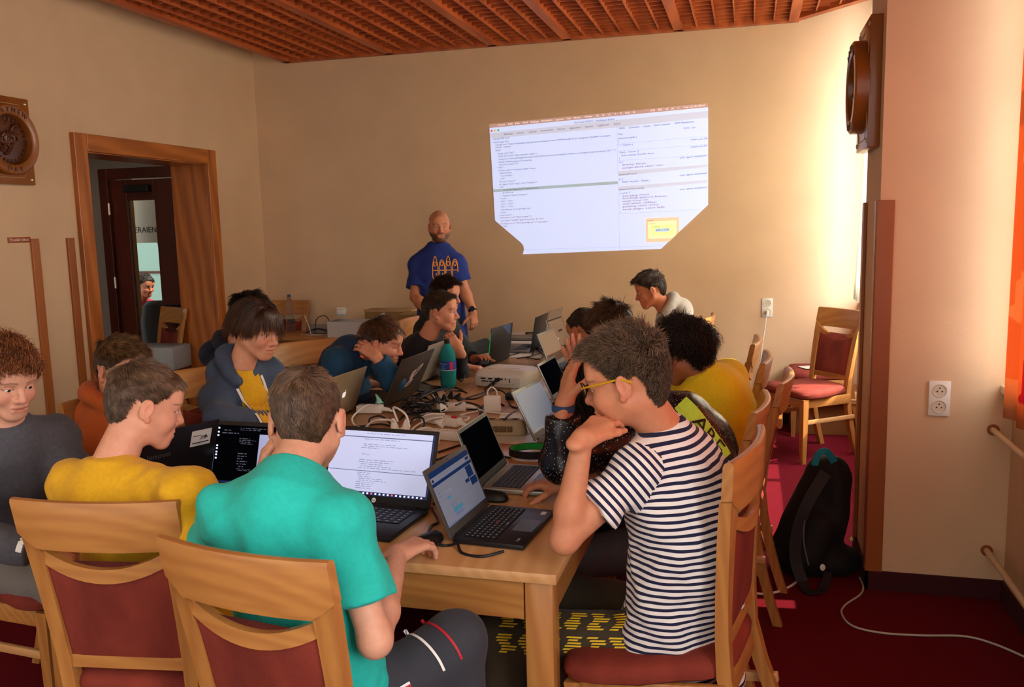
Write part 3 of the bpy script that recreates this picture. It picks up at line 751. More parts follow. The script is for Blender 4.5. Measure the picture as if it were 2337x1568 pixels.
# ------------------------------------------------------------------ hair
def hair_geo(st, seed=0):
    r = np.random.RandomState(seed+11); N0 = st.get('n', 4000)
    i = np.arange(N0*2)+.5; ph = np.arccos(1-2*i/(N0*2)); th = PI*(1+5**.5)*i
    n = np.stack([np.cos(th)*np.sin(ph), np.sin(th)*np.sin(ph), np.cos(ph)], -1)+r.randn(N0*2, 3)*.02
    n /= np.linalg.norm(n, axis=1)[:, None]
    az = np.degrees(np.arctan2(n[:, 0], n[:, 1])); aa = np.abs(az)
    zl = np.interp(aa, [0, 35, 52, 62, 75, 95, 108, 125, 150, 180], [st.get('front', .52), .48, .36, .05, -.22, -.2, -.1, -.62, -.88, -.9])
    if 'recede' in st: zl = np.interp(aa, [0, 70, 95, 110, 120, 140, 180], [1.1, 1.1, .42, .1, -.3, -.7, -.85])
    keep = n[:, 2] > zl+r.randn(len(n))*.03
    if 'recede' in st: keep &= n[:, 2] < .62+r.randn(len(n))*.06
    n = n[keep]; az, aa = az[keep], aa[keep]
    if 'dense' in st:
        m_ = (aa < 62) & (n[:, 2] < .9); ex = np.repeat(n[m_], st['dense'], 0); ex = ex+r.randn(*ex.shape)*.035; ex /= np.linalg.norm(ex, axis=1)[:, None]
        n = np.concatenate([n, ex]); az = np.degrees(np.arctan2(n[:, 0], n[:, 1])); aa = np.abs(az)
    C = V(0, -.012, .032); E = V(.0735, .0925, .0845); root = C+n*E
    N = len(n); K = 6
    nor = n/E; nor /= np.linalg.norm(nor, axis=1)[:, None]
    top = np.clip((n[:, 2]-st.get('fade', .25))/.35, 0, 1); back = np.clip((aa-90)/60, 0, 1)
    L = st['side']*(1-top)+st['top']*top
    if 'back' in st: L = L*(1-back*(1-top))+st['back']*back*(1-top)
    if 'fringe' in st: fr = np.exp(-(az/66)**4)*np.clip((n[:, 2]-.3)/.2, 0, 1); L = L*(1-fr)+st['fringe']*fr
    L *= .75+.5*r.rand(N); L *= 1+.35*noise3(n*3.5+seed)
    wh = np.array(st.get('whorl', (0.01, -.075, .1)))
    t = root-wh; t -= nor*(t*nor).sum(1)[:, None]; t /= np.linalg.norm(t, axis=1)[:, None]+1e-6
    sw = np.cross(nor, t); t = t+sw*st.get('swirl', .35)
    if 'sweep' in st: t = t*(1-top[:, None]*.8)+np.array(st['sweep'])*top[:, None]*.8
    lift = st.get('lift', .35)*(.5+top)
    lock = np.stack([noise3(n*st.get('lockf', 7)+seed+k*9) for k in range(3)], -1)
    d = t+nor*lift[:, None]+lock*st.get('mess', .35)+r.randn(N, 3)*st.get('jit', .12)
    d /= np.linalg.norm(d, axis=1)[:, None]
    K = st.get('K', 6); P = np.zeros((N, K+1, 3)); P[:, 0] = root-nor*.002; g = np.array(st.get('gdir', (0, 0, -1.)))
    curl = st.get('curl', 0.); pha = r.rand(N)*6.28+noise3(n*5)*5; up2 = np.cross(nor, d)
    for k in range(1, K+1):
        p = P[:, k-1]+d*(L/K)[:, None]
        if curl:
            a = pha+k*st.get('cf', 1.7); p = p+(up2*np.cos(a)[:, None]+nor*np.sin(a)[:, None])*curl*min(1, k/2)
        q = (p-C)/(E*(1+.012+.03*r.rand(N)[:, None]*top[:, None])); l = np.linalg.norm(q, axis=1); ins = l < 1
        p[ins] = C+(q[ins]/l[ins][:, None])*(E*1.012)
        for C2, E2 in ((V(0, .032, -.025), V(.064, .061, .084)), (V(0, .045, .046), V(.063, .0525, .056)), (V(0, .07, .012), V(.052, .025, .017))):
            q = (p-C2)/E2; l = np.linalg.norm(q, axis=1); ins = (l < 1) & (p[:, 1] > .02); p[ins] = C2+(q[ins]/(l[ins][:, None]+1e-6))*(E2*1.01)
        P[:, k] = p; d = d+g*st.get('grav', .12)+(0 if not curl else r.randn(N, 3)*.15)
        d /= np.linalg.norm(d, axis=1)[:, None]
    qn = (P-C)/E; pa = np.degrees(np.abs(np.arctan2(qn[..., 0], qn[..., 1]))); P[..., 2] += np.clip(-qn[..., 2], 0, 1)*-.036*np.clip((pa-100)/40, 0, 1)
    w0 = st.get('w', .003); wd = w0*np.interp(np.linspace(0, 6, K+1), range(7), [1, 1, .95, .85, .7, .45, .12])
    tg = np.gradient(P, axis=1); tg /= np.linalg.norm(tg, axis=2)[..., None]+1e-9
    s1 = np.cross(tg, nor[:, None, :]+1e-3); s1 /= np.linalg.norm(s1, axis=2)[..., None]+1e-9; s2 = np.cross(tg, s1)
    ring = []
    for a in (0, 2.094, 4.189): ring.append(P+(s1*math.cos(a)+s2*math.sin(a)*.6)*wd[None, :, None])
    R = np.stack(ring, 2)                                    # N,K+1,3,3
    vs = R.reshape(-1, 3); b = (np.arange(N)*(K+1)*3)[:, None, None]; kk = (np.arange(K)*3)[None, :, None]; j = np.arange(3)[None, None, :]; j2 = (j+1) % 3
    fs = np.stack([b+kk+j, b+kk+j2, b+kk+3+j2, b+kk+3+j], -1).reshape(-1, 4)
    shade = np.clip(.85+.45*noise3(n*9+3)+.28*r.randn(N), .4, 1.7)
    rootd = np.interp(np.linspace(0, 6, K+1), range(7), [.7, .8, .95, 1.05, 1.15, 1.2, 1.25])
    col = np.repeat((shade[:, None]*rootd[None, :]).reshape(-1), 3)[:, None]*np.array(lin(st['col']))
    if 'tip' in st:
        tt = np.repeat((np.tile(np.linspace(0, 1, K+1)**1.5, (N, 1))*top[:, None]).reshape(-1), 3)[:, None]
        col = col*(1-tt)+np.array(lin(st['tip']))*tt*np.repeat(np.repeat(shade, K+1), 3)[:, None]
    # cap under the strands
    cu, cv = 64, 40; A = np.linspace(-PI, PI, cu+1)[:-1]; B = np.linspace(0, PI*.82, cv)
    cn = np.stack([np.outer(np.sin(B), np.sin(A)), np.outer(np.sin(B), np.cos(A)), np.outer(np.cos(B), np.ones(cu))], -1)
    ca = np.degrees(np.abs(np.arctan2(cn[..., 0], cn[..., 1])))
    cz = np.interp(ca, [0, 35, 52, 62, 75, 95, 108, 125, 150, 180], [st.get('front', .52), .48, .36, .05, -.22, -.2, -.1, -.62, -.88, -.9])
    if 'recede' in st: cz = np.interp(ca, [0, 70, 95, 110, 120, 140, 180], [1.1, 1.1, .42, .1, -.3, -.7, -.85])
    ok = (cn[..., 2] > cz+.02) & ((cn[..., 2] < .6) | ('recede' not in st)); cp = C+cn*E*1.006; cp[..., 2] += np.clip(-cn[..., 2], 0, 1)*-.036*np.clip((ca-100)/40, 0, 1); cf = []
    for a in range(cv-1):
        for c in range(cu):
            ids = ((a, c), (a+1, c), (a+1, (c+1) % cu), (a, (c+1) % cu))
            if all(ok[q_] for q_ in ids): cf.append([len(vs)+p_*cu+q_ for p_, q_ in ids])
    vs = np.concatenate([vs, cp.reshape(-1, 3)]); col = np.concatenate([col, np.tile(np.array(lin(st['col']))*.75, (cu*cv, 1))])
    fs = np.concatenate([fs, np.array(cf)])
    return vs, fs, col
m_skin = mat('skin', 'ffffff', .5, attr='tint', var=.07, scale=55, sss=.12, spec=.35, bump=.06, bscale=420)
m_hair = mat('hair', 'ffffff', .42, attr='tint', spec=.35)
m_eyew = mat('eye_white', 'd8d0c8', .2); m_iris = mat('eye_iris', '3a2a1c', .15); m_pup = mat('eye_pupil', '080606', .1)
# ------------------------------------------------------------------ hands
def hand_soft(H, W, D, Nn, side, curl=.35, k=.006, sc_=.95, spread=.0, thumb=(.75, .6, .35), tb=.35, curls=None):
    D = nz(D); Nn = nz(np.array(Nn)-D*np.dot(Nn, D)); Lt = np.cross(D, Nn)*(1 if side == 'R' else -1)
    s = sc_; at_ = lambda a, b, c: W+(D*a+Lt*b+Nn*c)*s
    H.cap(at_(-.03, 0, 0), at_(.02, .0, 0), .026*s, .027*s, .015, flat=Nn, ratio=.72)
    for o, a in ((-.026, .082), (-.009, .088), (.009, .09), (.026, .086)):
        H.cap(at_(.015, o*.6, 0), at_(a, o, -.002), .0165*s, .0125*s, .012, flat=Nn, ratio=.85)
    H.cap(at_(.012, .02, .006), at_(.05, .026, .009), .017*s, .013*s, .012)
    for i, (o, a, L) in enumerate(((-.028, .080, .060), (-.0095, .088, .073), (.0095, .090, .078), (.0275, .086, .070))):
        c = (curls[i] if curls else curl)
        p = at_(a, o, -.002); ang = c*.75; sp = spread*(i-1.5)
        for j, f in enumerate((.45, .3, .25)):
            dr = nz(D*math.cos(ang)+Nn*math.sin(ang)+Lt*sp*math.cos(ang)); q = p+dr*L*f*s
            ra, rb = [(.0098, .0088), (.0088, .0080), (.0080, .0062)][j]
            H.cap(p, q, ra*s, rb*s, .0045); p = q; ang += c*(1.05, .75, 0)[j]
    p = at_(.028, .026, .006); dr = nz(Lt*thumb[0]+D*thumb[1]+Nn*thumb[2])
    for j, (L, ra, rb) in enumerate(((.040, .0135, .0108), (.032, .0108, .0100), (.026, .0098, .0072))):
        q = p+dr*L*s; H.cap(p, q, ra*s, rb*s, .007); p = q; dr = nz(dr+D*tb+Nn*tb*.5)
# ------------------------------------------------------------------ people
def ik(S, W, l1, l2, pole):
    v = W-S; d = np.linalg.norm(v); 
    if d > (l1+l2)*.999: f = d/(l1+l2)*1.001; l1, l2 = l1*f, l2*f
    a = (l1*l1-l2*l2+d*d)/(2*d); hh = math.sqrt(max(l1*l1-a*a, 0)); u = v/d
    p = np.array(pole, float); p = nz(p-u*np.dot(p, u)); return S+u*a+p*hh
def fabric(name, col, attr=None, **kw):
    return mat('cloth_'+name, col, .85, var=.07, scale=90, bump=.12, bscale=500, sheen=.06, attr=attr, **kw)
def person(label, P, N, F, hc, hd, hair, skin='c58a6c', roll=0., sz=.95, top=None, bottom=None, WL=None, WR=None, hl=None, hr=None,
           EL=None, ER=None, pl=(0, 0, -1), pr=(0, 0, -1), knees=None, ankles=None, h=.0065, hh=.003, hand_h=.0026, lid=.002, gaze=None, brow='3a2616',
           beard=None, bulk=1., fat=0., headk=1., shoulders=None, shoe='1c1c1e', lips=None, spine=.03, extra=None, sw=.14):
    P, N, hc = [np.array(a, float) for a in (P, N, hc)]; F = nz((F[0], F[1], 0)); Rr = np.cross(F, (0, 0, 1)); A = nz(N-P)
    Rr = nz(Rr-A*np.dot(Rr, A)); Dp = np.cross(A, Rr); Ln = np.linalg.norm(N-P)
    root = thing('person', label, 'person', (P[0], P[1], 0)); org = V(P[0], P[1], 0)
    sp = lambda t: P+(N-P)*t-Dp*spine*math.sin(PI*t)
    if shoulders: SL, SR = [np.array(a, float) for a in shoulders]
    else: SL, SR = N-A*.088*sz-Rr*sw*sz*bulk, N-A*.088*sz+Rr*sw*sz*bulk
    l1, l2 = .275*sz, .245*sz
    arms = {}
    for sd, S, W, E, pole in (('L', SL, WL, EL, pl), ('R', SR, WR, ER, pr)):
        if W is None: W = S+V(0, 0, -.42)*sz+F*.16
        W = np.array(W, float); E = ik(S, W, l1, l2, pole) if E is None else np.array(E, float); arms[sd] = (S, E, W)
    HL, HR = P-Rr*.085*sz*bulk, P+Rr*.085*sz*bulk
    if knees is None: knees = (HL+F*.40*sz-Rr*.05+V(0, 0, .0), HR+F*.40*sz+Rr*.05+V(0, 0, .0))
    if ankles is None: ankles = tuple(np.array([k[0], k[1], .09])+F*.0 for k in knees)
    KN = [np.array(k, float) for k in knees]; AN = [np.array(k, float) for k in ankles]
    # head frame
    hd = nz(hd); hr_ = nz(np.cross(hd, (0, 0, 1))); hu = np.cross(hr_, hd)
    if roll: hr_, hu = hr_*math.cos(roll)+hu*math.sin(roll), hu*math.cos(roll)-hr_*math.sin(roll)
    HM = np.stack([hr_, hd, hu], 1)*headk                      # columns
    nl = (np.linalg.inv(HM)@(N+A*.01-hc))
    v, q, c = head_mesh(nl, hh, skin, brow, lid, beard, fat, lips)
    V_, Q_, C_ = [v@HM.T+hc], [q], [c]
    skinl = np.array(lin(skin))
    tor = [(0., .152, .74), (.22, .134, .74), (.46, .138, .74), (.70, .145, .70), (.82, .118, .66)]
    B = Soft()
    for (t0, r0, q0), (t1, r1, q1) in zip(tor[:-1], tor[1:]): B.cap(sp(t0), sp(t1), (r0*bulk-.012)*sz, (r1*bulk-.012)*sz, .03, flat=Dp, ratio=q0)
    B.cap(N, hc+HM@V(0, -.018, -.055), .055*sz, .049*headk, .03)
    for S, E, W in arms.values():
        B.cap(N-A*.055*sz, S, .045*sz, .05*sz*bulk, .04)
        B.cap(S, E, +.044*sz*bulk, .036*sz*bulk, .025); M_ = E+(W-E)*.3
        B.cap(E, M_, .037*sz*bulk, .0385*sz*bulk, .02); B.cap(M_, W, .0385*sz*bulk, .0265*sz, .02)
    for Hh, K_, A_ in zip((HL, HR), KN, AN): B.cap(Hh, K_, .068*sz, .05*sz, .03); B.cap(K_, A_, .05*sz, .035*sz, .03)
    v, q = B.mesh(h); V_.append(v); Q_.append(q+len(V_[0])); C_.append(np.tile(skinl, (len(v), 1)))
    for sd, hp in (('L', hl), ('R', hr)):
        S, E, W = arms[sd]; hp = dict(hp or {}); D = hp.pop('D', W-E); Nn = hp.pop('N', (0, 0, -1))
        Hn = Soft(); Hn.cap(E+(W-E)*.55, W, .0325*sz*bulk, .0265*sz, .01); hand_soft(Hn, W, D, Nn, sd, **hp)
        v, q = Hn.mesh(hand_h); n0 = sum(len(a) for a in V_); cc = np.tile(skinl, (len(v), 1))
        far = np.clip((np.linalg.norm(v-W, axis=1)-.08)/.08, 0, 1)[:, None]*.35; cc = cc*(1-far)+np.array(lin('c87a62'))*far
        V_.append(v); Q_.append(q+n0); C_.append(cc)
    skin_obj('body', np.concatenate(V_), np.concatenate(Q_), m_skin, root, np.concatenate(C_), origin=org)
    # eyes
    for s in (-1, 1):
        e = MB(); rr = []; gz = nz(gaze if gaze is not None else (0, 1, -.28)); rad = .0128
        G = np.array(Vector((0, 0, 1)).rotation_difference(Vector(gz)).to_matrix()); cen = V(s*.031, .0735, .001)
        ts = [0, .12, .2, .3, .44, .6, .9, 1.3, 1.7, 2.2, 2.7, PI]
        for t in ts:
            rr.append([tuple(HM@(cen+G@V(rad*max(math.sin(t), .01)*math.cos(a), rad*max(math.sin(t), .01)*math.sin(a), rad*math.cos(t)))+hc-org) for a in [2*PI*k/14 for k in range(14)]])
        e.loft(rr)
        e.m = [(2 if i//14 < 2 else 1 if i//14 < 4 else 0) for i in range(len(e.f)-2)]+[2, 0]
        obj('eye', e, [m_eyew, m_iris, m_pup], root)
    if hair:
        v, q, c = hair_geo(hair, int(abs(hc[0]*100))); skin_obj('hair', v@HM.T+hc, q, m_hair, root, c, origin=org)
    # clothes
    if top:
        T = Soft(); off = top.get('off', .012); ln = top.get('sleeve', 'long'); cs = top.get('cids', (0, 0)); run = 0
        for (t0, r0, q0), (t1, r1, q1) in zip(tor[:-1], tor[1:]):
            e0 = top.get('loose', 0)*(1-t0); e1 = top.get('loose', 0)*(1-t1)
            T.cap(sp(t0), sp(t1), (r0*bulk)*sz+off*.5+e0, (r1*bulk)*sz+off*.5+e1, .06, flat=Dp, ratio=q0+.04, cid=cs[0], u=(t0*Ln, t1*Ln))
        T.cap(P-A*.07, P, .162*sz*bulk+top.get('loose', 0), .158*sz*bulk+top.get('loose', 0), .03, flat=Dp, ratio=.78, cid=cs[0], u=(-.07, 0))
        T.cap(P-A*.16, P-A*.07, .165*sz*bulk+top.get('loose', 0), .162*sz*bulk+top.get('loose', 0), .03, flat=Dp, ratio=.78, cid=cs[0], u=(-.16, -.07)) if top.get('hem', .1) > .1 else None
        T.cap(SL*.88+SR*.12-Dp*.02-A*.02, SR*.88+SL*.12-Dp*.02-A*.02, .058*sz, None, .07, cid=cs[0], u=(Ln-.08, Ln-.08))
        for sd in 'LR':
            S, E, W = arms[sd]
            T.cap(N-A*.085*sz, S, .052*sz+off*.4, .043*sz*bulk+off*.6, .05, cid=cs[0], u=(Ln-.06, Ln-.05))
            T.cap(N-A*.004, S+A*.0, .038*sz, .040*sz*bulk+off*.5, .06, cid=cs[0], u=(Ln-.02, Ln-.05))
            if ln == 'tee':
                f = top.get('slen', .66); M_ = S+(E-S)*f; so = top.get('sleeve_off', .02)
                T.cap(S, M_, .043*sz*bulk+off*.8, .045*sz*bulk+so, .04, cid=cs[1], u=(.3, .3+np.linalg.norm(M_-S)), end=True)
            else:
                T.cap(S, E, .047*sz*bulk+off*.8, .044*sz*bulk+off, .045, cid=cs[1], u=(.3, .55)); M_ = E+(W-E)*top.get('cuff', .9)
                T.cap(E, M_, .043*sz*bulk+off, .031*sz+off*.9, .025, cid=cs[1], u=(.55, .8), end=True)
        for sd in 'LR':
            S, E, W = arms[sd]
            if ln == 'tee':
                M_ = S+(E-S)*(f); ax_ = nz(E-S); T.cap(M_-ax_*.012, M_+ax_*.03, .038*sz*bulk+.006, .038*sz*bulk+.009, .004, op='-')
            else:
                ax_ = nz(W-E); M_ = E+(W-E)*top.get('cuff', .9); T.cap(M_-ax_*.015, M_+ax_*.02, .0265*sz+off*.35, .0275*sz+off*.35, .003, op='-')
                if top.get('rib', True): T.cap(M_-ax_*.065, M_-ax_*.001, .035*sz+off*.7, .031*sz+off*.75, .008, cid=cs[1], u=(.75, .8), end=True)
        nk = hc+HM@V(0, -.018, -.06); na = nz(nk-N)
        if top.get('hood'):
            Fh = nz(Dp-na*np.dot(Dp, na)); Rh = np.cross(Fh, na); pts = []
            for a in np.linspace(-2.5, 2.5, 13):
                bk = math.cos(a); pts.append(N+na*(.035+.028*bk)*1.0-Fh*(.078*bk+.012)+Rh*.082*math.sin(a)-na*(.05*max(0, -bk)))
            for i in range(12): 
                m0 = .5*(1+math.cos(np.linspace(-2.5, 2.5, 13)[i])); T.cap(pts[i], pts[i+1], .018+.017*m0, None, .015, cid=cs[0], u=(Ln, Ln))
            T.ell(N-Fh*.11-na*.035, (.085, .05, .075), .03, np.stack([Rh, Fh, na], 1), cid=cs[0])
            T.cap(N-na*.02, nk+na*.03, .050, .056, .008, op='-')
        elif top.get('neck') == 'funnel':
            T.cap(N-A*.06+Dp*.012, N+na*.03+Dp*.006, .088*sz, .064*sz, .04, cid=cs[0], u=(Ln, Ln), end=True)
        else:
            Fh = nz(Dp-na*np.dot(Dp, na)); Rh = np.cross(Fh, na); 
            cn = na; C0 = N+na*.006+Fh*.003; R0 = .0650*sz
            T.cap(C0-na*.075+Dp*.008, C0, .09*sz, R0, .045, cid=cs[0], u=(Ln, Ln), end=True)
            Fc = nz(Fh-cn*np.dot(Fh, cn)); cl = MB(); rings = []
            for a in np.linspace(0, 2*PI, 41)[:-1]:
                o_ = nz(Fc*math.cos(a)*1.08+Rh*math.sin(a)); c_ = C0+(Fc*math.cos(a)*1.04+Rh*math.sin(a))*R0-org
                rings.append([tuple(c_+o_*x_+cn*y_) for x_, y_ in ((-.002, .003), (.003, .004), (.0055, -.001), (.009, -.012), (.004, -.014), (-.002, -.006))])
            obj('collar', cl.loft(rings, loop=True), top.get('cmat', top['mat']), root)
        T.cut(P-A*top.get('hem', .1), -A)
        wn = wrinkles(top.get('wr', .004)*1.1, top.get('wf', 13), len(label) % 17); T.noise = lambda X: wn(X)*np.clip((np.linalg.norm(X-N, axis=1)-.075)/.08, 0, 1).astype(np.float32)
        v, q = T.mesh(top.get('h', h)); ci, u = T.near(v); kw = {}; us = T.near(v, True)[1]; ut = (v-P)@A+.18*((v-P)@Dp)**2; kf = T.kind(v[q].mean(1)); u = np.where(kf[:, None], us[q], ut[q]).ravel()
        if 'pal' in top: kw['cols'] = np.array([lin(x) for x in top['pal']])[ci]
        root_top = skin_obj(top.get('name', 'shirt'), v, q, top['mat'], root, floats=u, origin=org, **kw)
    if bottom:
        T = Soft(); o = bottom.get('off', .012)
        T.cap(P+A*.06, P-A*.03, .15*sz*bulk+o, .155*sz*bulk+o, .04, flat=Dp, ratio=.8)
        for Hh, K_, A_ in zip((HL, HR), KN, AN):
            Hs = Hh-A*.02
            T.cap(Hs, K_, .078*sz*bulk+o, .058*sz+o, .04, u=(0, .4)); T.cap(K_, A_, .056*sz+o, .042*sz+o*1.2, .03, u=(.4, .8))
            T.cap(A_, A_-nz(K_-A_)*.03*-1, .03, .03, .01)
        T.noise = wrinkles(.005, 12, 3+len(label) % 11)
        v, q = T.mesh(h*1.1); ci, u = T.near(v)
        skin_obj('trousers', v, q, bottom['mat'], root, floats=u, origin=org)
    for K_, A_, sgn in zip(KN, AN, (-1, 1)):
        T = Soft(); fd = F; b = np.array([A_[0], A_[1], .0])
        T.cap(b-fd*.04+V(0, 0, .04), b+fd*.13+V(0, 0, .03), .036, .036, .02); T.cap(b+V(0, 0, .05), b-fd*.02+V(0, 0, .09), .04, .038, .02); T.cut(b+V(0, 0, .002), (0, 0, -1))
        v, q = T.mesh(.008); skin_obj('shoe', v, q, mat('shoe_'+shoe, shoe, .6), root, origin=org)
    return dict(root=root, org=org, HM=HM, hc=hc, arms=arms, P=P, N=N, A=A, Dp=Dp, Rr=Rr, F=F, sp=sp, KN=KN, AN=AN, HL=HL, HR=HR)
def bvh_of(pr, name):
    o = next(c for c in pr['root'].children if c.name.split('.')[0] == name)
    me = o.data; return BVHTree.FromPolygons([tuple(np.array(v.co)+pr['org']) for v in me.vertices], [tuple(p.vertices) for p in me.polygons])
def print_on(pr, cloth, name, vs, fs, o, x, y, m, lift=.0025, sub=0.):
    """flat lettering or shapes pressed onto a garment; o, x, y: where and how the print lies"""
    bt = bvh_of(pr, cloth); M = frame(o, x, y); n = -(M.to_3x3() @ Vector((0, 0, 1))); out = []
    for v in vs:
        p = M @ Vector((v[0], v[1], .12)); hit = bt.ray_cast(p, n, .3)
        out.append(hit[0]+hit[1]*lift if hit[0] is not None else M @ Vector((v[0], v[1], 0)))
    mb_ = MB().add([v-Vector(pr['org']) for v in out], fs)
    return obj(name, mb_, m, pr['root'], smooth=False, fix=False)
def strip_on(pr, cloth, name, pts, w, m, dirn, lift=.003):
    """a ribbon of width w along world points, pressed onto a garment along dirn"""
    bt = bvh_of(pr, cloth); dirn = Vector(nz(dirn)); S_ = spline(pts, 6); L_, R_ = [], []
    for i, p in enumerate(S_):
        t = nz(S_[min(i+1, len(S_)-1)]-S_[max(i-1, 0)]); sdv = nz(np.cross(t, dirn))*w/2
        for lst, q in ((L_, p-sdv), (R_, p+sdv)):
            hit = bt.ray_cast(Vector(q)-dirn*.15, dirn, .4); lst.append((hit[0]-dirn*lift if hit[0] is not None else Vector(q))-Vector(pr['org']))
    K = len(S_); return obj(name, MB().add(L_+R_, [(i, i+1, K+i+1, K+i) for i in range(K-1)]), m, pr['root'], fix=False)
# ------------------------------------------------------------------ the people in the room
H_short = dict(n=8000, w=.0015, top=.036, side=.011, back=.009, fade=.2, col='584232', tip='84664e', lift=.1, mess=.3, jit=.04, lockf=6, grav=.1, swirl=.5)
def hs(**k): d = dict(H_short); d.update(k); return d
m_turq = fabric('turquoise', '1fb3a6'); m_yellow = fabric('yellow', 'd8a416'); m_jogger = fabric('charcoal', '33353c'); m_navy = fabric('navy', '1c2438')
m_jeans = fabric('jeans', '526878'); m_olive = fabric('olive', '3c3122'); m_greysw = fabric('grey_melange', '3a3a40', col2='56565c', contrast=.5)
m_orange = fabric('orange', 'a8501a'); m_bluegrey = fabric('blue_grey', '3c4a5e'); m_darkblue = fabric('dark_blue', '1b2030'); m_tint = fabric('two_tone', 'ffffff', attr='tint')
m_blackc = fabric('black', '15141a'); m_tblue = fabric('royal_blue', '1c2f78'); m_lightgrey = fabric('light_grey', 'b4ada2'); m_greytr = fabric('grey_trousers', '6e6a66')
m_green = fabric('dark_green', '2a2e2a'); m_red = fabric('red', '8a1626'); m_yel2 = fabric('lemon', 'e2cc1e')
m_navy2 = fabric('navy_rib', '1a1c3c'); m_wt = mat('print_white', 'e8e6e2', .6); m_rd = mat('print_red', 'b02030', .6); m_bk = mat('print_black', '17151a', .6); m_yl = mat('print_yellow', 'e0b82a', .6)
# striped cotton: bands run along the attribute laid down with the garment
ms = fabric('striped', 'e6e0dc'); nt = ms.node_tree; at_n = nt.nodes.new('ShaderNodeAttribute'); at_n.attribute_name = 'run'
mm = nt.nodes.new('ShaderNodeMath'); mm.operation = 'MULTIPLY'; mm.inputs[1].default_value = 2*PI/.0178
m2 = nt.nodes.new('ShaderNodeMath'); m2.operation = 'SINE'; m3 = nt.nodes.new('ShaderNodeMath'); m3.operation = 'GREATER_THAN'; m3.inputs[1].default_value = .15
mx = nt.nodes.new('ShaderNodeMix'); mx.data_type = 'RGBA'; mx.inputs[6].default_value = lin('e8e2de')+(1,); mx.inputs[7].default_value = lin('1a1c3c')+(1,)
nt.links.new(at_n.outputs['Fac'], mm.inputs[0]); nt.links.new(mm.outputs[0], m2.inputs[0]); nt.links.new(m2.outputs[0], m3.inputs[0]); nt.links.new(m3.outputs[0], mx.inputs[0])
nt.links.new(mx.outputs[2], nt.nodes['Principled BSDF'].inputs['Base Color']); m_stripe = ms
# sequinned black
ms = mat('cloth_sequin', '0d0d12', .3, var=.2, scale=90, spec=.6); nt = ms.node_tree; vo = nt.nodes.new('ShaderNodeTexVoronoi'); vo.inputs['Scale'].default_value = 210
tc = nt.nodes.new('ShaderNodeTexCoord'); nt.links.new(tc.outputs['Object'], vo.inputs['Vector'])
nn = nt.nodes.new('ShaderNodeTexNoise'); nn.inputs['Scale'].default_value = 16; nt.links.new(tc.outputs['Object'], nn.inputs['Vector'])
gt = nt.nodes.new('ShaderNodeMath'); gt.operation = 'LESS_THAN'; gt.inputs[1].default_value = .3; nt.links.new(vo.outputs['Distance'], gt.inputs[0])
sp_ = nt.nodes.new('ShaderNodeSeparateColor'); nt.links.new(vo.outputs['Color'], sp_.inputs[0]); g2 = nt.nodes.new('ShaderNodeMath'); g2.operation = 'GREATER_THAN'; g2.inputs[1].default_value = .8; nt.links.new(sp_.outputs[0], g2.inputs[0])
g3 = nt.nodes.new('ShaderNodeMath'); g3.operation = 'MULTIPLY'; nt.links.new(gt.outputs[0], g3.inputs[0]); nt.links.new(g2.outputs[0], g3.inputs[1])
mx = nt.nodes.new('ShaderNodeMix'); mx.data_type = 'RGBA'; mx.inputs[6].default_value = lin('0c0c12')+(1,); mx.inputs[7].default_value = lin('d8dce6')+(1,); nt.links.new(g3.outputs[0], mx.inputs[0]); nt.links.new(mx.outputs[2], nt.nodes['Principled BSDF'].inputs['Base Color']); m_sequin = ms

p4 = person('boy in a turquoise t-shirt seen from behind, hand on a black mouse', (-.94, 1.72, .53), U(663, 1090, 1.93), (.1, .99), U(700, 958, 2.03), (-.33, .92, -.3),
    hs(n=18000, w=.0010, top=.032, side=.012, whorl=(.012, -.085, .1)), skin='d09a7e', headk=1.06, top=dict(name='t_shirt', mat=m_turq, sleeve='tee', slen=.66, off=.014, loose=.016, sleeve_off=.024, hem=.16, wr=.009, wf=16),
    bottom=dict(mat=m_jogger), shoulders=(U(512, 1172, 1.95), U(780, 1200, 1.86)),
    WR=atz(906, 1266, .80), ER=U(856, 1462, 1.83), hr=dict(D=(.42, .88, .05), N=(0, .1, -1), curl=.62, spread=.06), WL=U(592, 1110, 2.05), hl=dict(D=(.25, .1, 1), N=(.8, .5, 0), curl=.5), EL=U(480, 1280, 2.1),
    knees=((-1.15, 2.05, .5), U(1045, 1462, 2.08)), h=.0055)
p3 = person('boy in a yellow shirt seen from behind, turned towards a dark laptop screen', (-1.47, 2.0, .53), U(255, 1080, 2.27), (-.1, .99), U(328, 922, 2.33), (.6, .72, -.32),
    hs(n=18000, w=.0010, top=.036, side=.014, back=.012, lift=.16, mess=.4, whorl=(-.005, -.07, .1)), skin='d09478', headk=.98, top=dict(name='shirt', mat=m_yellow, sleeve='long', off=.016, loose=.02, hem=.16, wr=.009, wf=16),
    bottom=dict(mat=m_navy), shoulders=(U(160, 1110, 2.3), U(432, 1130, 2.14)), WR=(-1.42, 2.2, .80), ER=U(470, 1240, 2.1), hr=dict(D=(-.25, .9, .15), N=(0, .1, -1), curl=.3),
    WL=(-1.66, 2.2, .8), hl=dict(D=(.15, .95, .1), curl=.3), pl=(-1, 0, -.4), h=.006)
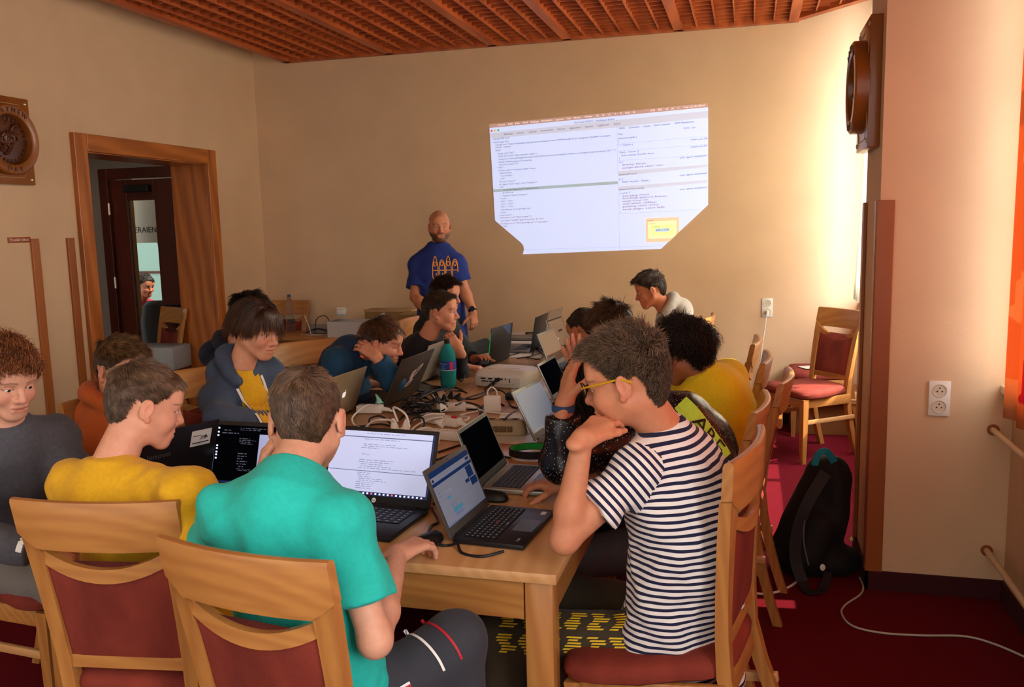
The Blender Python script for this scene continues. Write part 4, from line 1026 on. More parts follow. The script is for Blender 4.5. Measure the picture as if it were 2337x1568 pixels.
p11 = person('boy with glasses in a navy and white striped t-shirt, chin on hand', (-.165, 2.27, .52), U(1512, 992, 2.27), (-.82, .57), U(1433, 866, 2.22), (-.97, .1, -.27),
    hs(n=15000, w=.0011, top=.04, side=.010, back=.009, fade=.15, col='4c392b', tip='846a54', lift=.3, mess=.6, jit=.05, curl=.0035, cf=1.3, whorl=(.0, -.06, .1), sweep=(0, .8, .3)), skin='c68462', headk=1.08, lid=.0035,
    top=dict(name='t_shirt', mat=m_stripe, cmat=m_navy2, sleeve='tee', slen=.54, off=.014, loose=.026, sleeve_off=.022, hem=.17, wr=.009, wf=16), spine=.05, bottom=dict(mat=m_olive, off=.02),
    shoulders=(U(1455, 1075, 2.18), U(1575, 1035, 2.5)), WL=U(1330, 1000, 2.13), EL=U(1288, 1232, 2.15), hl=dict(D=nz(U(1390, 952, 2.2)-U(1330, 1000, 2.13)), N=(.3, .8, -.4), curl=.42, thumb=(.25, .95, .2), tb=.1),
    WR=(-.56, 2.62, .795), ER=(-.30, 2.72, .80), hr=dict(D=(-1, .05, -.05), N=(0, 0, -1), curl=.5), knees=((-.665, 2.27, .445), (-.58, 2.5, .47)), ankles=((-.62, 2.1, .08), (-.62, 2.55, .08)), h=.0055)
p1 = person('boy with curly auburn hair in a dark grey sweater, looking down', (-2.4, 2.3, .53), U(18, 985, 2.68), (.85, -.45), U(14, 860, 2.62), (.9, -.32, -.36),
    hs(n=7000, w=.0015, top=.044, side=.024, back=.02, front=.45, col='4a2616', tip='9a5a30', lift=.25, mess=.6, curl=.007, cf=1.25, K=12, grav=.1, fade=-.2), skin='cf977c', headk=.99, lid=.002,
    top=dict(name='sweater', mat=m_greysw, sleeve='long', off=.018, loose=.02, hem=.14, wr=.006, neck='funnel', cuff=.86), bottom=dict(mat=m_greytr, off=.018),
    WR=U(95, 1255, 2.5), hr=dict(D=(.8, .2, -.4), N=(0, 0, -1), curl=.6), pr=(-.2, -1, -.4), WL=U(150, 1130, 2.75), EL=U(168, 1075, 2.78), hl=dict(D=(.8, .2, -.3), curl=.5), knees=((-2.02, 2.5, .52), (-2.04, 2.14, .52)), h=.006)
p2 = person('boy in a rust orange hoodie half hidden behind the yellow shirt', (-2.3, 2.85, .53), U(262, 925, 3.3), (1, -.1), U(272, 842, 3.28), (.93, -.1, -.3),
    hs(n=11000, w=.0014, top=.045, side=.008, back=.008, col='4a3222', tip='8a6440', lift=.3, mess=.4, sweep=(.0, .9, .25)), skin='c98c70',
    top=dict(name='hoodie', mat=m_orange, off=.02, loose=.02, hood=True, hem=.14), bottom=dict(mat=m_navy), WR=(-1.98, 2.6, .8), WL=(-1.95, 2.86, .8), hh=.0035)
p5 = person('boy in an open blue-grey zip hoodie over a yellow t-shirt', (-2.2, 3.5, .53), U(548, 850, 3.72), (.9, -.42), U(585, 748, 3.68), (.93, -.18, -.3),
    hs(n=11000, w=.0016, dense=2, top=.1, side=.012, back=.014, fringe=.042, col='3a2418', tip='5a3a26', lift=.1, mess=.14, grav=.42, swirl=.1, whorl=(.01, .03, .12), jit=.05, front=.4, fade=.05), skin='cd9272', headk=1.06, lid=.0005,
    top=dict(name='hoodie', mat=m_bluegrey, off=.024, loose=.02, hood=True, hem=.14, wr=.006), bottom=dict(mat=m_navy),
    WR=atz(632, 962, .795), hr=dict(D=(.9, -.1, -.1), curl=.4), ER=U(500, 960, 3.55), WL=(-1.95, 3.6, .8), hl=dict(D=(.9, -.2, -.1), curl=.4), h=.006)
p6 = person('dark haired boy in a dark hoodie hidden behind the blue-grey hoodie', (-2.6, 3.95, .53), U(530, 812, 4.25), (1, -.1), U(572, 722, 4.22), (.93, .05, -.3),
    hs(n=6000, w=.0019, top=.05, side=.03, back=.03, col='1e1410', tip='3a2a20', lift=.28, mess=.4), skin='c88c70', top=dict(name='hoodie', mat=m_darkblue, off=.022, hood=True, hem=.14), bottom=dict(mat=m_jeans), WR=(-2.1, 3.78, .8), WL=(-2.1, 4.0, .8), hh=.0045, h=.008)
p7 = person('boy leaning low over a laptop in a dark blue jacket, hand on his shoulder', (-2.25, 4.38, .53), U(822, 800, 4.42), (.95, -.2), U(872, 780, 4.36), (.97, .1, -.3),
    hs(n=8000, w=.0017, top=.06, side=.022, back=.02, fringe=.03, col='40281a', tip='7a543a', lift=.2, mess=.35, grav=.15, fade=.05), skin='cd8f70', headk=1.02, lid=.004,
    top=dict(name='jacket', mat=m_tint, pal=('17304a', '15425e'), cids=(0, 1), off=.02, hem=.14, wr=.006, cuff=.84), bottom=dict(mat=m_blackc), spine=.08, shoulders=(U(835, 812, 4.58), U(770, 828, 4.32)),
    WL=U(858, 815, 4.25), EL=U(898, 868, 4.3), hl=dict(D=nz(U(812, 775, 4.3)-U(858, 815, 4.25)), N=(-.2, .5, -.6), curl=.4, spread=.12, thumb=(.8, .5, .2)),
    WR=atz(842, 876, .80), ER=U(760, 900, 4.25), hr=dict(D=(.95, .1, -.05), N=(0, 0, -1), curl=.6), hh=.0035, h=.007)
p8 = person('boy in a black jacket in profile, chin on his hand', (-2.05, 4.92, .53), U(972, 778, 5.0), (.95, -.1), U(1003, 710, 4.96), (.96, .12, -.06),
    hs(n=7000, w=.0017, top=.03, side=.014, back=.011, col='33241a', tip='4e3a2a', lift=.14, sweep=(0, .9, .1)), skin='c98868', lid=.002,
    top=dict(name='jacket', mat=m_blackc, off=.022, hem=.14, cuff=.8), bottom=dict(mat=m_jeans), WL=U(1048, 800, 4.95), EL=U(1045, 850, 5.05), hl=dict(D=nz(U(1022, 765, 4.95)-U(1048, 800, 4.95)), N=(-.6, .3, .5), curl=.7),
    WR=atz(1062, 838, .80), hr=dict(D=(.95, .2, -.1), curl=.45), hh=.0035, h=.008)
p9 = person('dark haired boy in a dark green hoodie just behind the black jacket', (-2.2, 5.55, .53), U(1000, 745, 5.62), (.95, -.1), U(1014, 672, 5.6), (.92, -.1, -.15),
    hs(n=6000, w=.0019, top=.048, side=.014, back=.013, fringe=.04, col='241811', tip='3a281e', lift=.18, sweep=(0, .8, .2)), skin='c98868',
    top=dict(name='hoodie', mat=m_green, off=.024, hood=True, hem=.14), bottom=dict(mat=m_navy), WR=atz(1085, 818, .80), ER=U(1050, 830, 5.6), WL=(-1.75, 5.75, .8), hh=.0045, h=.008)
p10 = person('balding bearded man in a royal blue t-shirt standing by the back wall', U(1008, 762, 6.65), U(1001, 561, 6.68), (.3, -.95), U(1003, 517, 6.62), (.42, -.9, -.06),
    dict(n=2600, w=.0018, top=.006, side=.008, recede=1, col='2c2018', lift=.1, mess=.1), skin='c4825f', sz=1.08, bulk=1.06, fat=.004, headk=1.05, beard='2c211a', lid=.003, gaze=(.1, 1, -.05),
    top=dict(name='t_shirt', mat=m_tblue, sleeve='tee', slen=.7, off=.016, loose=.012, sleeve_off=.026, hem=.13, wr=.006), bottom=dict(mat=m_blackc),
    WR=U(985, 720, 6.4), ER=U(948, 678, 6.62), hr=dict(D=(.1, .0, -1), N=(-.5, .5, 0), curl=.4), WL=U(1080, 712, 6.58), EL=U(1058, 660, 6.64), hl=dict(D=(.05, .0, -1), N=(-.8, .5, 0), curl=.45),
    knees=((-2.42, 6.36, .48), (-2.22, 6.3, .48)), ankles=((-2.42, 6.44, .08), (-2.22, 6.38, .08)), hh=.0035, h=.007, shoulders=(U(1042, 601, 6.62), U(953, 605, 6.70)))
p12 = person('person with long black hair in a sparkly black jacket, head in raised hand', (-.17, 3.08, .53), U(1512, 938, 2.86), (-.93, .35), U(1372, 872, 2.86), (-.85, .05, -.5),
    dict(n=5200, w=.0032, top=.26, side=.27, back=.25, col='0e0b0b', tip='241c1a', lift=.06, mess=.1, jit=.05, grav=.5, K=9, curl=.004, cf=.9, fade=.1, gdir=(-.25, -.1, -1)), skin='c98a6a',
    top=dict(name='jacket', mat=m_sequin, off=.022, loose=.02, hem=.14, wr=.008, cuff=.8), bottom=dict(mat=m_jeans, off=.02), shoulders=(U(1470, 1000, 2.7), U(1500, 960, 3.02)), spine=.09,
    WL=U(1286, 925, 2.56), EL=U(1286, 1055, 2.6), hl=dict(D=nz(U(1302, 850, 2.6)-U(1286, 925, 2.56)), N=(.7, .6, .1), curl=.12, spread=.05, sc_=1.05, curls=[.1, .12, .15, .2]),
    WR=U(1330, 862, 3.0), ER=U(1360, 990, 3.1), hr=dict(D=nz(U(1303, 790, 2.98)-U(1330, 862, 3.0)), N=(.5, -.5, 0), curl=.15, spread=.14), knees=((-.56, 2.78, .49), (-.66, 3.2, .52)), ankles=((-.74, 2.88, .08), (-.8, 3.3, .08)), shoe='2c3130', h=.006)
p13 = person('boy with dark curly hair in a plain yellow t-shirt bent over, broad back to us', (-.2, 3.72, .53), U(1612, 862, 3.42), (-.85, .5), U(1560, 800, 3.46), (-.82, .45, -.4),
    hs(n=7000, w=.0017, top=.07, side=.045, back=.04, K=12, col='16100d', tip='33251e', lift=.25, mess=.6, curl=.008, cf=1.15, grav=.1, fade=-.2), skin='a86a48', headk=1.08,
    top=dict(name='t_shirt', mat=m_yel2, sleeve='tee', off=.018, loose=.03, hem=.16, wr=.004, slen=.75), bottom=dict(mat=m_navy), WL=(-.62, 3.62, .8), WR=(-.6, 3.95, .8), spine=.07, bulk=1.12, h=.006)
p14 = person('boy with tousled brown hair bending beside the buzz cut', (-.22, 4.3, .53), U(1440, 790, 4.3), (-.95, .1), U(1402, 745, 4.25), (-.9, -.12, -.5),
    hs(n=8000, w=.0017, top=.055, side=.02, back=.015, col='3e2a1c', tip='6e4e36', lift=.2, mess=.5, sweep=(.0, .6, .15)), skin='c07850', top=dict(name='shirt', mat=m_greysw, off=.02, hem=.14), bottom=dict(mat=m_navy), WL=(-.62, 4.2, .8), WR=(-.6, 4.45, .8), hh=.0035, h=.008)
p15 = person('boy with a brown buzz cut bending over the far laptop', (-.35, 4.85, .53), U(1375, 800, 4.8), (-.95, .1), U(1333, 752, 4.75), (-.75, .5, -.45),
    dict(n=5000, w=.0022, top=.009, side=.007, col='3c281a', lift=.3, mess=.2), skin='b8754e', top=dict(name='shirt', mat=m_blackc, off=.02, hem=.14), bottom=dict(mat=m_jeans), WL=(-.85, 4.75, .8), WR=(-.8, 5.0, .8), hh=.0035, h=.008)
p16 = person('boy in a light grey hoodie in profile by the back wall', (-.42, 5.95, .53), U(1522, 712, 5.68), (-.95, .05), U(1486, 660, 5.64), (-.94, -.12, -.34),
    hs(n=7000, w=.0018, top=.045, side=.015, back=.012, fringe=.04, col='33241a', tip='57402e', lift=.25, mess=.3, sweep=(0, .8, .1)), skin='b8714c', top=dict(name='hoodie', mat=m_lightgrey, off=.024, loose=.02, hood=True, hem=.14), bottom=dict(mat=m_jeans), WL=(-.8, 5.8, .8), WR=(-.8, 6.05, .8), hh=.0035, h=.008)
p17 = person('person in red seated far beyond the glass door', (-6.19, 7.75, .42), (-6.14, 7.7, .92), (.9, -.3), (-6.06, 7.66, 1.1), (.9, -.3, -.3), hs(n=1200, w=.005, col='1a120e', tip='2a1c16'), skin='a86a50',
    top=dict(name='sweater', mat=m_red, off=.02, hem=.14), bottom=dict(mat=m_navy), hh=.006, h=.011, hand_h=.004)
# ------------------------------------------------------------------ details worn and carried
# striped boy: glasses
def on_head(p, q): return Vector(p['HM']@np.array(q, float)+p['hc']-p['org'])
g = MB()
for s in (-1, 1):
    ring = [on_head(p11, (s*.034+.0235*math.cos(a)*(1+.1*math.cos(a)), .106-.010*abs(math.cos(a))*(1 if s*math.cos(a) > 0 else 0), .002+.0185*math.sin(a))) for a in [2*PI*k/24 for k in range(24)]]
    g.tube(ring, .0019, 6, loop=True)
g.tube([on_head(p11, q) for q in ((-.011, .107, .006), (0, .110, .008), (.011, .107, .006))], .0018, 6)
gl = obj('eyeglasses', g, m_black, p11['root'])
t = MB()
for s in (-1, 1): t.tube([on_head(p11, q) for q in ((s*.058, .098, .010), (s*.071, .085, .012), (s*.079, .03, .013), (s*.082, -.005, .014), (s*.082, -.03, .0))], .0026, 6)
obj('temple', t, mat('glasses_yellow', 'c8960f', .4), gl)
le = MB()
for s in (-1, 1): le.add([on_head(p11, (s*.034+.0225*math.cos(a), .105-.009*abs(math.cos(a))*(1 if s*math.cos(a) > 0 else 0), .002+.0175*math.sin(a))) for a in [2*PI*k/20 for k in range(20)]], [tuple(range(20))])
obj('lens', le, m_glass, gl, fix=False)
# wristband, watch, cuff band
def band(p, arm, t, r, w, m, name):
    S, E, W = p['arms'][arm]; c = E+(W-E)*t; ax_ = nz(W-E); n1 = nz(np.cross(ax_, (.3, .5, .8))); n2 = np.cross(ax_, n1); rr = []
    for a in np.linspace(0, 2*PI, 25)[:-1]:
        o_ = n1*math.cos(a)+n2*math.sin(a); rr.append([tuple(c+o_*x+ax_*y-p['org']) for x, y in ((r, -w), (r+.003, -w), (r+.003, w), (r, w))])
    return obj(name, MB().loft(rr, loop=True), m, p['root'])
band(p12, 'L', .97, .0325, .010, mat('wristband_blue', '2c4c74', .5), 'wristband')
wb = band(p10, 'L', .93, .031, .013, m_black, 'watch')
S, E, W = p10['arms']['L']; c = E+(W-E)*.93; ax_ = nz(W-E); o_ = nz(V(.4, -1, 0)-ax_*np.dot(V(.4, -1, 0), ax_))
obj('dial', MB().cyl(c+o_*.03-p10['org'], c+o_*.042-p10['org'], .02, 20), mat('watch_dial', '2a2c30', .2), wb)
band(p1, 'R', .8, .043, .008, m_wt, 'cuff_band')
# prints
def shirt_text(p, cloth, lines, o, x, y, size, m, lift=.003):
    vs, fs = [], []
    for k, (t_, dx, s_) in enumerate(lines):
        a, b = text_geo(t_, size*s_, 'CENTER'); n0 = len(vs)
        vs += [(v.x+dx, v.y-k*size*1.0, 0) for v in a]; fs += [tuple(i+n0 for i in f) for f in b]
    return print_on(p, cloth, 'print', vs, fs, o, x, y, m, lift)
# royal blue shirt: orange outline drawing
def outline_print():
    mbp = MB(); rr_ = random.Random(3)
    for k in range(4):
        x = -.075+.05*k
        for pts in ([(x-.018, -.09), (x-.02, -.02), (x-.015, .03), (x, .05+.03*(k % 2)), (x+.015, .03), (x+.02, -.02), (x+.018, -.09), (x-.018, -.09)], [(x-.012, .02), (x, .035), (x+.012, .02), (x, .0), (x-.012, .02)], [(x-.02, -.03), (x+.02, -.03)], [(x-.005, -.09), (x-.005, -.05)]):
            S_ = spline(pts, 3) if len(pts) > 2 else pts
            for a, b in zip(S_[:-1], S_[1:]):
                a, b = np.array(a), np.array(b); n = nz((-(b-a)[1], (b-a)[0]))*.0035; mbp.quad(*[tuple(q)+(0,) for q in (a-n, b-n, b+n, a+n)])
    return [tuple(v) for v in mbp.v], mbp.f
vs, fs = outline_print(); R10, A10 = p10['Rr'], p10['A']
print_on(p10, 't_shirt', 'print', vs, fs, p10['sp'](.74)+p10['Dp']*.15-R10*.05, R10, A10, mat('print_orange', 'e0923a', .6), .004)
# open hoodie: yellow panel with black letters, pale zip edges
def panel_on(p, cloth, name, rows_, m, lift):
    vs = []; n = len(rows_[0]); bt = bvh_of(p, cloth); d = Vector(-p['Dp'])
    for r_ in rows_:
        for q in r_:
            hit = bt.ray_cast(Vector(q)+Vector(p['Dp'])*.25, d, .6); vs.append((hit[0]-d*lift if hit[0] is not None else Vector(q))-Vector(p['org']))
    return obj(name, MB().add(vs, [(i*n+j, i*n+j+1, (i+1)*n+j+1, (i+1)*n+j) for i in range(len(rows_)-1) for j in range(n-1)]), m, p['root'], fix=False)
ts = Soft(); na5 = nz(p5['hc']-p5['N']); ts.cap(p5['N']-p5['A']*.1+p5['Dp']*.035, p5['N']-na5*.0, .085, .063, .03); ts.cap(p5['sp'](.5), p5['sp'](.8), .128, .12, .04, flat=p5['Dp'], ratio=.72)
v, q = ts.mesh(.006); skin_obj('undershirt', v, q, m_yellow, p5['root'], origin=p5['org'])
R5 = p5['Rr']; rows_ = []
for i in range(48):
    t_ = 1.0-.85*i/47; w = .052-.012*min(1, i/24); c = p5['sp'](t_); rows_.append([c+R5*(w*(-1+2*j/24)) for j in range(25)])
panel_on(p5, 'hoodie', 't_shirt', rows_, m_yellow, .006)
for s in (-1, 1):
    strip_on(p5, 'hoodie', 'zip_edge', [p5['sp'](.98-.83*i/9)+R5*s*(.060-.012*min(1, i/4.6))+p5['Dp']*.1 for i in range(10)], .011, m_wt, -p5['Dp'], .007)
shirt_text(p5, 't_shirt', [('JUST', 0, 1), ('FEM', .0, 1.3), ('IT', 0, 1)], p5['sp'](.52)+p5['Dp']*.1, R5, p5['A'], .045, m_bk, .004)
# joggers with piping
K = p4['KN'][1]; Hh = p4['HR']; dr = nz(K-Hh); up_ = nz(np.cross(np.cross(dr, (0, 0, 1)), dr)); sdw = np.cross(dr, up_)
sx_ = sdw if sdw[0] > 0 else -sdw
for t_, m in ((.66, m_wt), (.84, m_rd)):
    pts = []
    for a_ in np.linspace(-.5, 1.5, 7): n_ = up_*math.cos(a_)+sx_*math.sin(a_); pts.append(Hh+(K-Hh)*(t_+.1*math.sin(a_*1.2))+n_*.085)
    strip_on(p4, 'trousers', 'piping', pts, .006, m, -nz(up_*.75+sx_*.65), .003)
for o_, m in ((0, m_wt), (.007, m_rd)): strip_on(p4, 'trousers', 'piping', [Hh+(K-Hh)*t_+up_*(.02-o_)+sx_*.08 for t_ in (.1, .2, .3, .45)], .006, m, -nz(up_*.6+sx_*.8), .003)
# olive trousers with yellow letters
K = p11['KN'][0]; Hh = p11['HL']; dr = nz(Hh-K); sdn = nz(V(0, -1, .75)-dr*np.dot(V(0, -1, .75), dr)); 
def barred(txt, size, n):
    v, f = text_geo(txt, size, 'CENTER'); return v, f
vs, fs = [], []; rr_ = random.Random(4)
for row, (oy, hgt) in enumerate(((-.02, .05), (.045, .05))):
    for k in range(6):
        x0_ = -.19+.066*k
        for j in range(7):
            y = oy+hgt*j/7-.04; w = .046*(.5+.5*abs(math.sin(k*1.7+j*.9+row))); n0 = len(vs); xx = x0_+.008*math.sin(j+k)
            vs += [(xx, y, 0), (xx+w, y, 0), (xx+w+.004, y+.0042, 0), (xx+.004, y+.0042, 0)]; fs.append((n0, n0+1, n0+2, n0+3))
print_on(p11, 'trousers', 'print', vs, fs, Hh+(K-Hh)*.55+sdn*.05, dr, np.cross(sdn, dr), m_yl, .003)
# neon ribbon with letters down the back of the sparkly jacket
m_neon = mat('neon_ribbon', 'b8e84a', .6, var=.08, scale=60); bdir = nz(V(-.3, 1, -.25))
pts = [U(1562, 917, 2.73), U(1584, 946, 2.74), U(1615, 990, 2.76), U(1655, 1048, 2.78)]
rib = strip_on(p12, 'jacket', 'ribbon', pts, .062, m_neon, bdir, .009)
vs, fs = text_geo('ARE', .062, 'LEFT'); xd = nz(pts[3]-pts[1]); yd = nz(np.cross(-bdir, xd))
print_on(p12, 'jacket', 'ribbon_letters', [(v.x*1.25, v.y, 0) for v in vs], fs, pts[1]+xd*.03-yd*.022-bdir*.03, xd, yd, m_bk, .013)
# dark blue jacket: orange piping
strip_on(p7, 'jacket', 'piping', [U(822, 812, 4.2), U(836, 822, 4.2), U(820, 838, 4.2), U(815, 858, 4.2)], .01, mat('piping_orange', 'e0562a', .6), (0.2, 1, -.1), .005)
# ------------------------------------------------------------------ the projected picture on the back wall, its light built as glowing polygons
WY = YB-.004
def wp(zx, zy, d=0): p = aty(zx/4.1268+1080, zy/4.1268+220, YB-.006); return V(p[0], WY-d, p[2])
pic = thing('projected_image', 'bright projected computer screen with code on the back wall', 'projected image', (-1.2, WY, 1.95))
po = np.array(pic.location)
def poly_on(name, pts, m, d, parent=pic): return obj(name, MB().add([wp(x, y, d)-po for x, y in pts], [tuple(range(len(pts)))]), m, parent, smooth=False, fix=False)
PW = .68
e_bg = em('picture_white', 'c6d2f6', PW); e_bar = em('picture_menu', 'b08c80', .6); e_tab = em('picture_tabs', 'c3c6da', PW*.9); e_hl = em('picture_highlight', 'a3b4ba', PW*.8)
e_tx = em('picture_text', '5c5670', .35); e_tr = em('picture_text_red', '86455c', .35); e_wt = em('picture_menu_text', 'ded2d0', .9); e_ln = em('picture_line', 'aaaec4', .7)
poly_on('picture_area', [(152, 296), (2212, 102), (2212, 1022), (1768, 1436), (466, 1487), (478, 1440), (470, 1405), (446, 1375), (205, 1170)], e_bg, 0)
poly_on('menu_bar', [(148, 262), (2210, 62), (2212, 102), (152, 298)], e_bar, .001)
tabs = MB()
for pts in ([(160, 345), (1352, 222), (2212, 135), (2212, 200), (1352, 292), (165, 398)], [(1362, 705), (2210, 640), (2210, 665), (1362, 752)], [(1368, 850), (2208, 785), (2208, 812), (1370, 888)]):
    n0 = len(tabs.v); tabs.add([wp(x, y, .001)-po for x, y in pts], [tuple(range(len(pts)))])
obj('tab_bar', tabs, e_tab, pic, smooth=False, fix=False)
poly_on('highlight_row', [(188, 876), (1362, 798), (1362, 826), (190, 903)], e_hl, .001)
ln = MB()
for a, b in (((1352, 222), (1378, 1450)), ((1352, 450), (2210, 372)), ((1356, 515), (2210, 452)), ((1362, 605), (2210, 548)), ((1372, 1108), (2140, 1065)), ((478, 1444), (1800, 1408)), ((235, 530), (255, 660)), ((245, 905), (262, 960)), ((270, 382), (392, 374))):
    a_, b_ = wp(*a, .0015)-po, wp(*b, .0015)-po; n = nz(np.cross(b_-a_, (0, 1, 0)))*.0012; ln.quad(a_-n, b_-n, b_+n, a_+n)
obj('divider_lines', ln, e_ln, pic, smooth=False, fix=False)
def wtext(items, name, m, par=pic, d=.002):
    vs, fs = [], []
    for x0, y0, x1, y1, h_, t_ in items:
        a, b = wp(x0, y0, d), wp(x1, y1, d); v, f = text_geo(t_, 1.0)
        if not v: continue
        w = max(p.x for p in v); X = (b-a)/w; hh = h_/4.1268*.0037; n0 = len(vs)
        vs += [a+X*p.x+V(0, 0, 1)*p.y*hh/.72-po for p in v]; fs += [tuple(i+n0 for i in q) for q in f]
    return obj(name, MB().add(vs, fs), m, par, smooth=False, fix=False)
L_ = []
for i, (t_, x0, x1) in enumerate([('Preview', 232, 300), ('Edit', 330, 372), ('File', 396, 438), ('Find', 468, 512), ('Debugs', 540, 616), ('Bookmarks', 645, 745), ('Layouts', 776, 850), ('Tools', 880, 918), ('Panels', 948, 1010), ('Window', 1050, 1120), ('On', 1158, 1184), ('S', 1214, 1236), ('CO', 1268, 1294), ('A', 1332, 1348), ('R', 1386, 1400), ('Help', 1430, 1474), ('36', 1502, 1526), ('0:54', 1672, 1712), ('82', 1740, 1778), ('x5', 1812, 1836), ('#', 1866, 1888), ('U', 1926, 1938), ('Tue 12.10. 09:41', 1980, 2180)]):
    y = lambda x: 283-(x-190)*.0955
    L_.append((x0, y(x0), x1, y(x1), 17, t_))
wtext(L_, 'menu_text', e_wt)
T_ = [(950, 256, 1330, 222, 18, 'DevTools 10.0.0.1 - workspace 8.html'), (290, 366, 370, 358, 18, 'Elements'), (412, 354, 478, 347, 16, 'Console'), (524, 344, 596, 336, 16, 'Sources'), (636, 333, 750, 320, 16, 'Performance'), (790, 319, 866, 310, 16, 'Memory'), (906, 308, 1010, 297, 16, 'Application'), (1054, 296, 1128, 288, 16, 'Network'), (1172, 283, 1280, 272, 16, 'Lighthouse'), (1322, 268, 1388, 262, 16, 'Security'),
      (185, 412, 345, 396, 15, '<!DOCTYPE html>'), (186, 442, 340, 430, 15, '<html lang="sk">'), (206, 466, 1290, 376, 15, '<script src="https://example.org/static/js/workspace-main-42700-bundle-91.js" integrity="sha384"></script>'),
      (232, 548, 392, 532, 15, '<body class="app">'), (236, 572, 602, 545, 15, '<div id="root" data-theme="light">'), (238, 600, 1348, 512, 15, '<img src="/assets/images/backgrounds/2021/presentation-banner-of-the-room-large-compressed.png" alt="" />'), (240, 626, 555, 606, 15, 'https://static.page/content/list'), (240, 652, 430, 638, 15, '<section class="x">'), (230, 678, 282, 672, 14, '<p>'), (232, 706, 588, 682, 15, '<main class="content table">text'), (248, 730, 362, 722, 14, 'text-body'),
      (252, 756, 370, 748, 14, '<article>'), (254, 784, 298, 778, 14, '<ul>'), (242, 812, 400, 800, 14, '<li class="item">'), (242, 838, 606, 814, 15, '<li class="item long" role="listitem">'), (246, 864, 292, 858, 14, '<div>'), (282, 890, 622, 866, 15, '<a href="#lesson-3">selected</a>'), (262, 916, 378, 908, 14, '::before'), (274, 942, 512, 928, 15, '<span>Lesson</span>'),
      (256, 970, 316, 966, 13, '<ul>'), (256, 996, 376, 988, 13, '<li>...</li>'), (258, 1022, 378, 1014, 13, '<li>...</li>'), (258, 1046, 382, 1040, 13, '<li>...</li>'), (260, 1074, 546, 1058, 14, '<p>How is it going</p>'), (256, 1102, 310, 1098, 13, '</ul>'), (244, 1128, 362, 1120, 13, '</article>'),
      (1370, 308, 1428, 303, 16, 'Styles'), (1464, 302, 1564, 292, 16, 'Computed'), (1602, 290, 1668, 284, 16, 'Layout'), (1706, 280, 1856, 266, 16, 'Event Listeners'), (1898, 262, 2080, 244, 16, 'DOM Breakpoints'), (1366, 364, 1412, 360, 15, 'Filter'), (1362, 404, 1540, 388, 15, 'element.style {'), (1366, 434, 1374, 433, 15, '}'), (2046, 414, 2206, 402, 14, 'main.css:28'), (1366, 470, 1506, 458, 15, '*, *::before {'), (2046, 484, 2206, 470, 14, 'main.css:52'),
      (1370, 536, 1560, 522, 15, '.list, .row {'), (1396, 564, 1706, 540, 15, 'box-sizing: border-box;'), (1372, 590, 1380, 589, 15, '}'), (1944, 586, 2204, 562, 14, 'user agent stylesheet'), (1370, 628, 1412, 624, 15, 'ul {'), (1374, 746, 1538, 732, 15, 'Inherited from li'), (1944, 750, 2204, 728, 14, 'user agent stylesheet'), (1372, 790, 1412, 786, 15, 'li {'), (1374, 886, 1612, 868, 15, 'Inherited from body'), (1944, 882, 2204, 862, 14, 'user agent stylesheet'), (1374, 922, 1478, 910, 15, ':root {'),
      (1400, 814, 1662, 796, 15, 'list-style: disc;'), (1380, 1096, 1388, 1095, 15, '}'), (1976, 306, 2090, 298, 14, ':hov .cls')]
wtext(T_, 'code_text', e_tx)
R_ = [(206, 490, 354, 478, 15, '<head>...</head>'), (206, 518, 262, 512, 15, '<body>'), (1400, 652, 1632, 636, 15, 'display: block;'), (1400, 682, 1790, 652, 15, 'margin-block-start: 1em;'), (246, 1152, 550, 1134, 14, '<footer id="list-page">'), (258, 1178, 664, 1156, 14, '<p class="small">generated by 41</p>'), (250, 1206, 704, 1184, 14, '<script src="/list.bundle.js"></script>'), (280, 1230, 322, 1226, 13, '</body>'), (1408, 946, 1660, 928, 15, 'box-sizing: inherit;'), (1408, 968, 1822, 944, 15, 'font-family: system-ui, Roboto;'), (1408, 996, 1650, 978, 15, 'margin: 0.5rem 1em;'), (1408, 1020, 1728, 1000, 15, 'max-width: 1280px;'), (1408, 1046, 1746, 1024, 15, 'padding: calc(1.2em);'), (1408, 1072, 1806, 1048, 15, 'text-align: start left;')]
wtext(R_, 'code_text', e_tr)
bxs = [((1624, 1150, 1938, 1135, 1940, 1275, 1845, 1368, 1628, 1374), 'dfae8c'), ((1648, 1182, 1912, 1168, 1912, 1300, 1880, 1334, 1650, 1340), 'f0d9a0'), ((1672, 1214, 1888, 1203, 1889, 1300, 1674, 1309), 'cfd688'), ((1712, 1245, 1850, 1238, 1850, 1272, 1714, 1278), 'a8b8c8')]
bd = None
for k, (pts, c) in enumerate(bxs):
    q = poly_on('box_diagram' if k == 0 else 'box_ring', list(zip(pts[::2], pts[1::2])), em('diagram_'+c, c, .9), .0016+.0004*k, pic if k == 0 else bd)
    if k == 0: bd = q
wtext([(1634, 1176, 1694, 1172, 12, 'margin'), (1658, 1206, 1716, 1202, 12, 'border'), (1686, 1236, 1752, 1232, 12, 'padding'), (1722, 1268, 1842, 1262, 17, '640 x 0.05')], 'diagram_text', e_tx, bd, .0035)
dots = MB()
for k, x in enumerate((174, 204, 236)): dots.cur = k; c = wp(x, 324-k*2.5, .0022)-po; dots.add([c+V(.0085*math.cos(a), 0, .0085*math.sin(a)) for a in [2*PI*j/14 for j in range(14)]], [tuple(range(14))])
obj('window_buttons', dots, [em('dot_red', 'c04a4a', .6), em('dot_yellow', 'c8b850', .6), em('dot_green', '3aa84c', .6)], pic, smooth=False, fix=False)
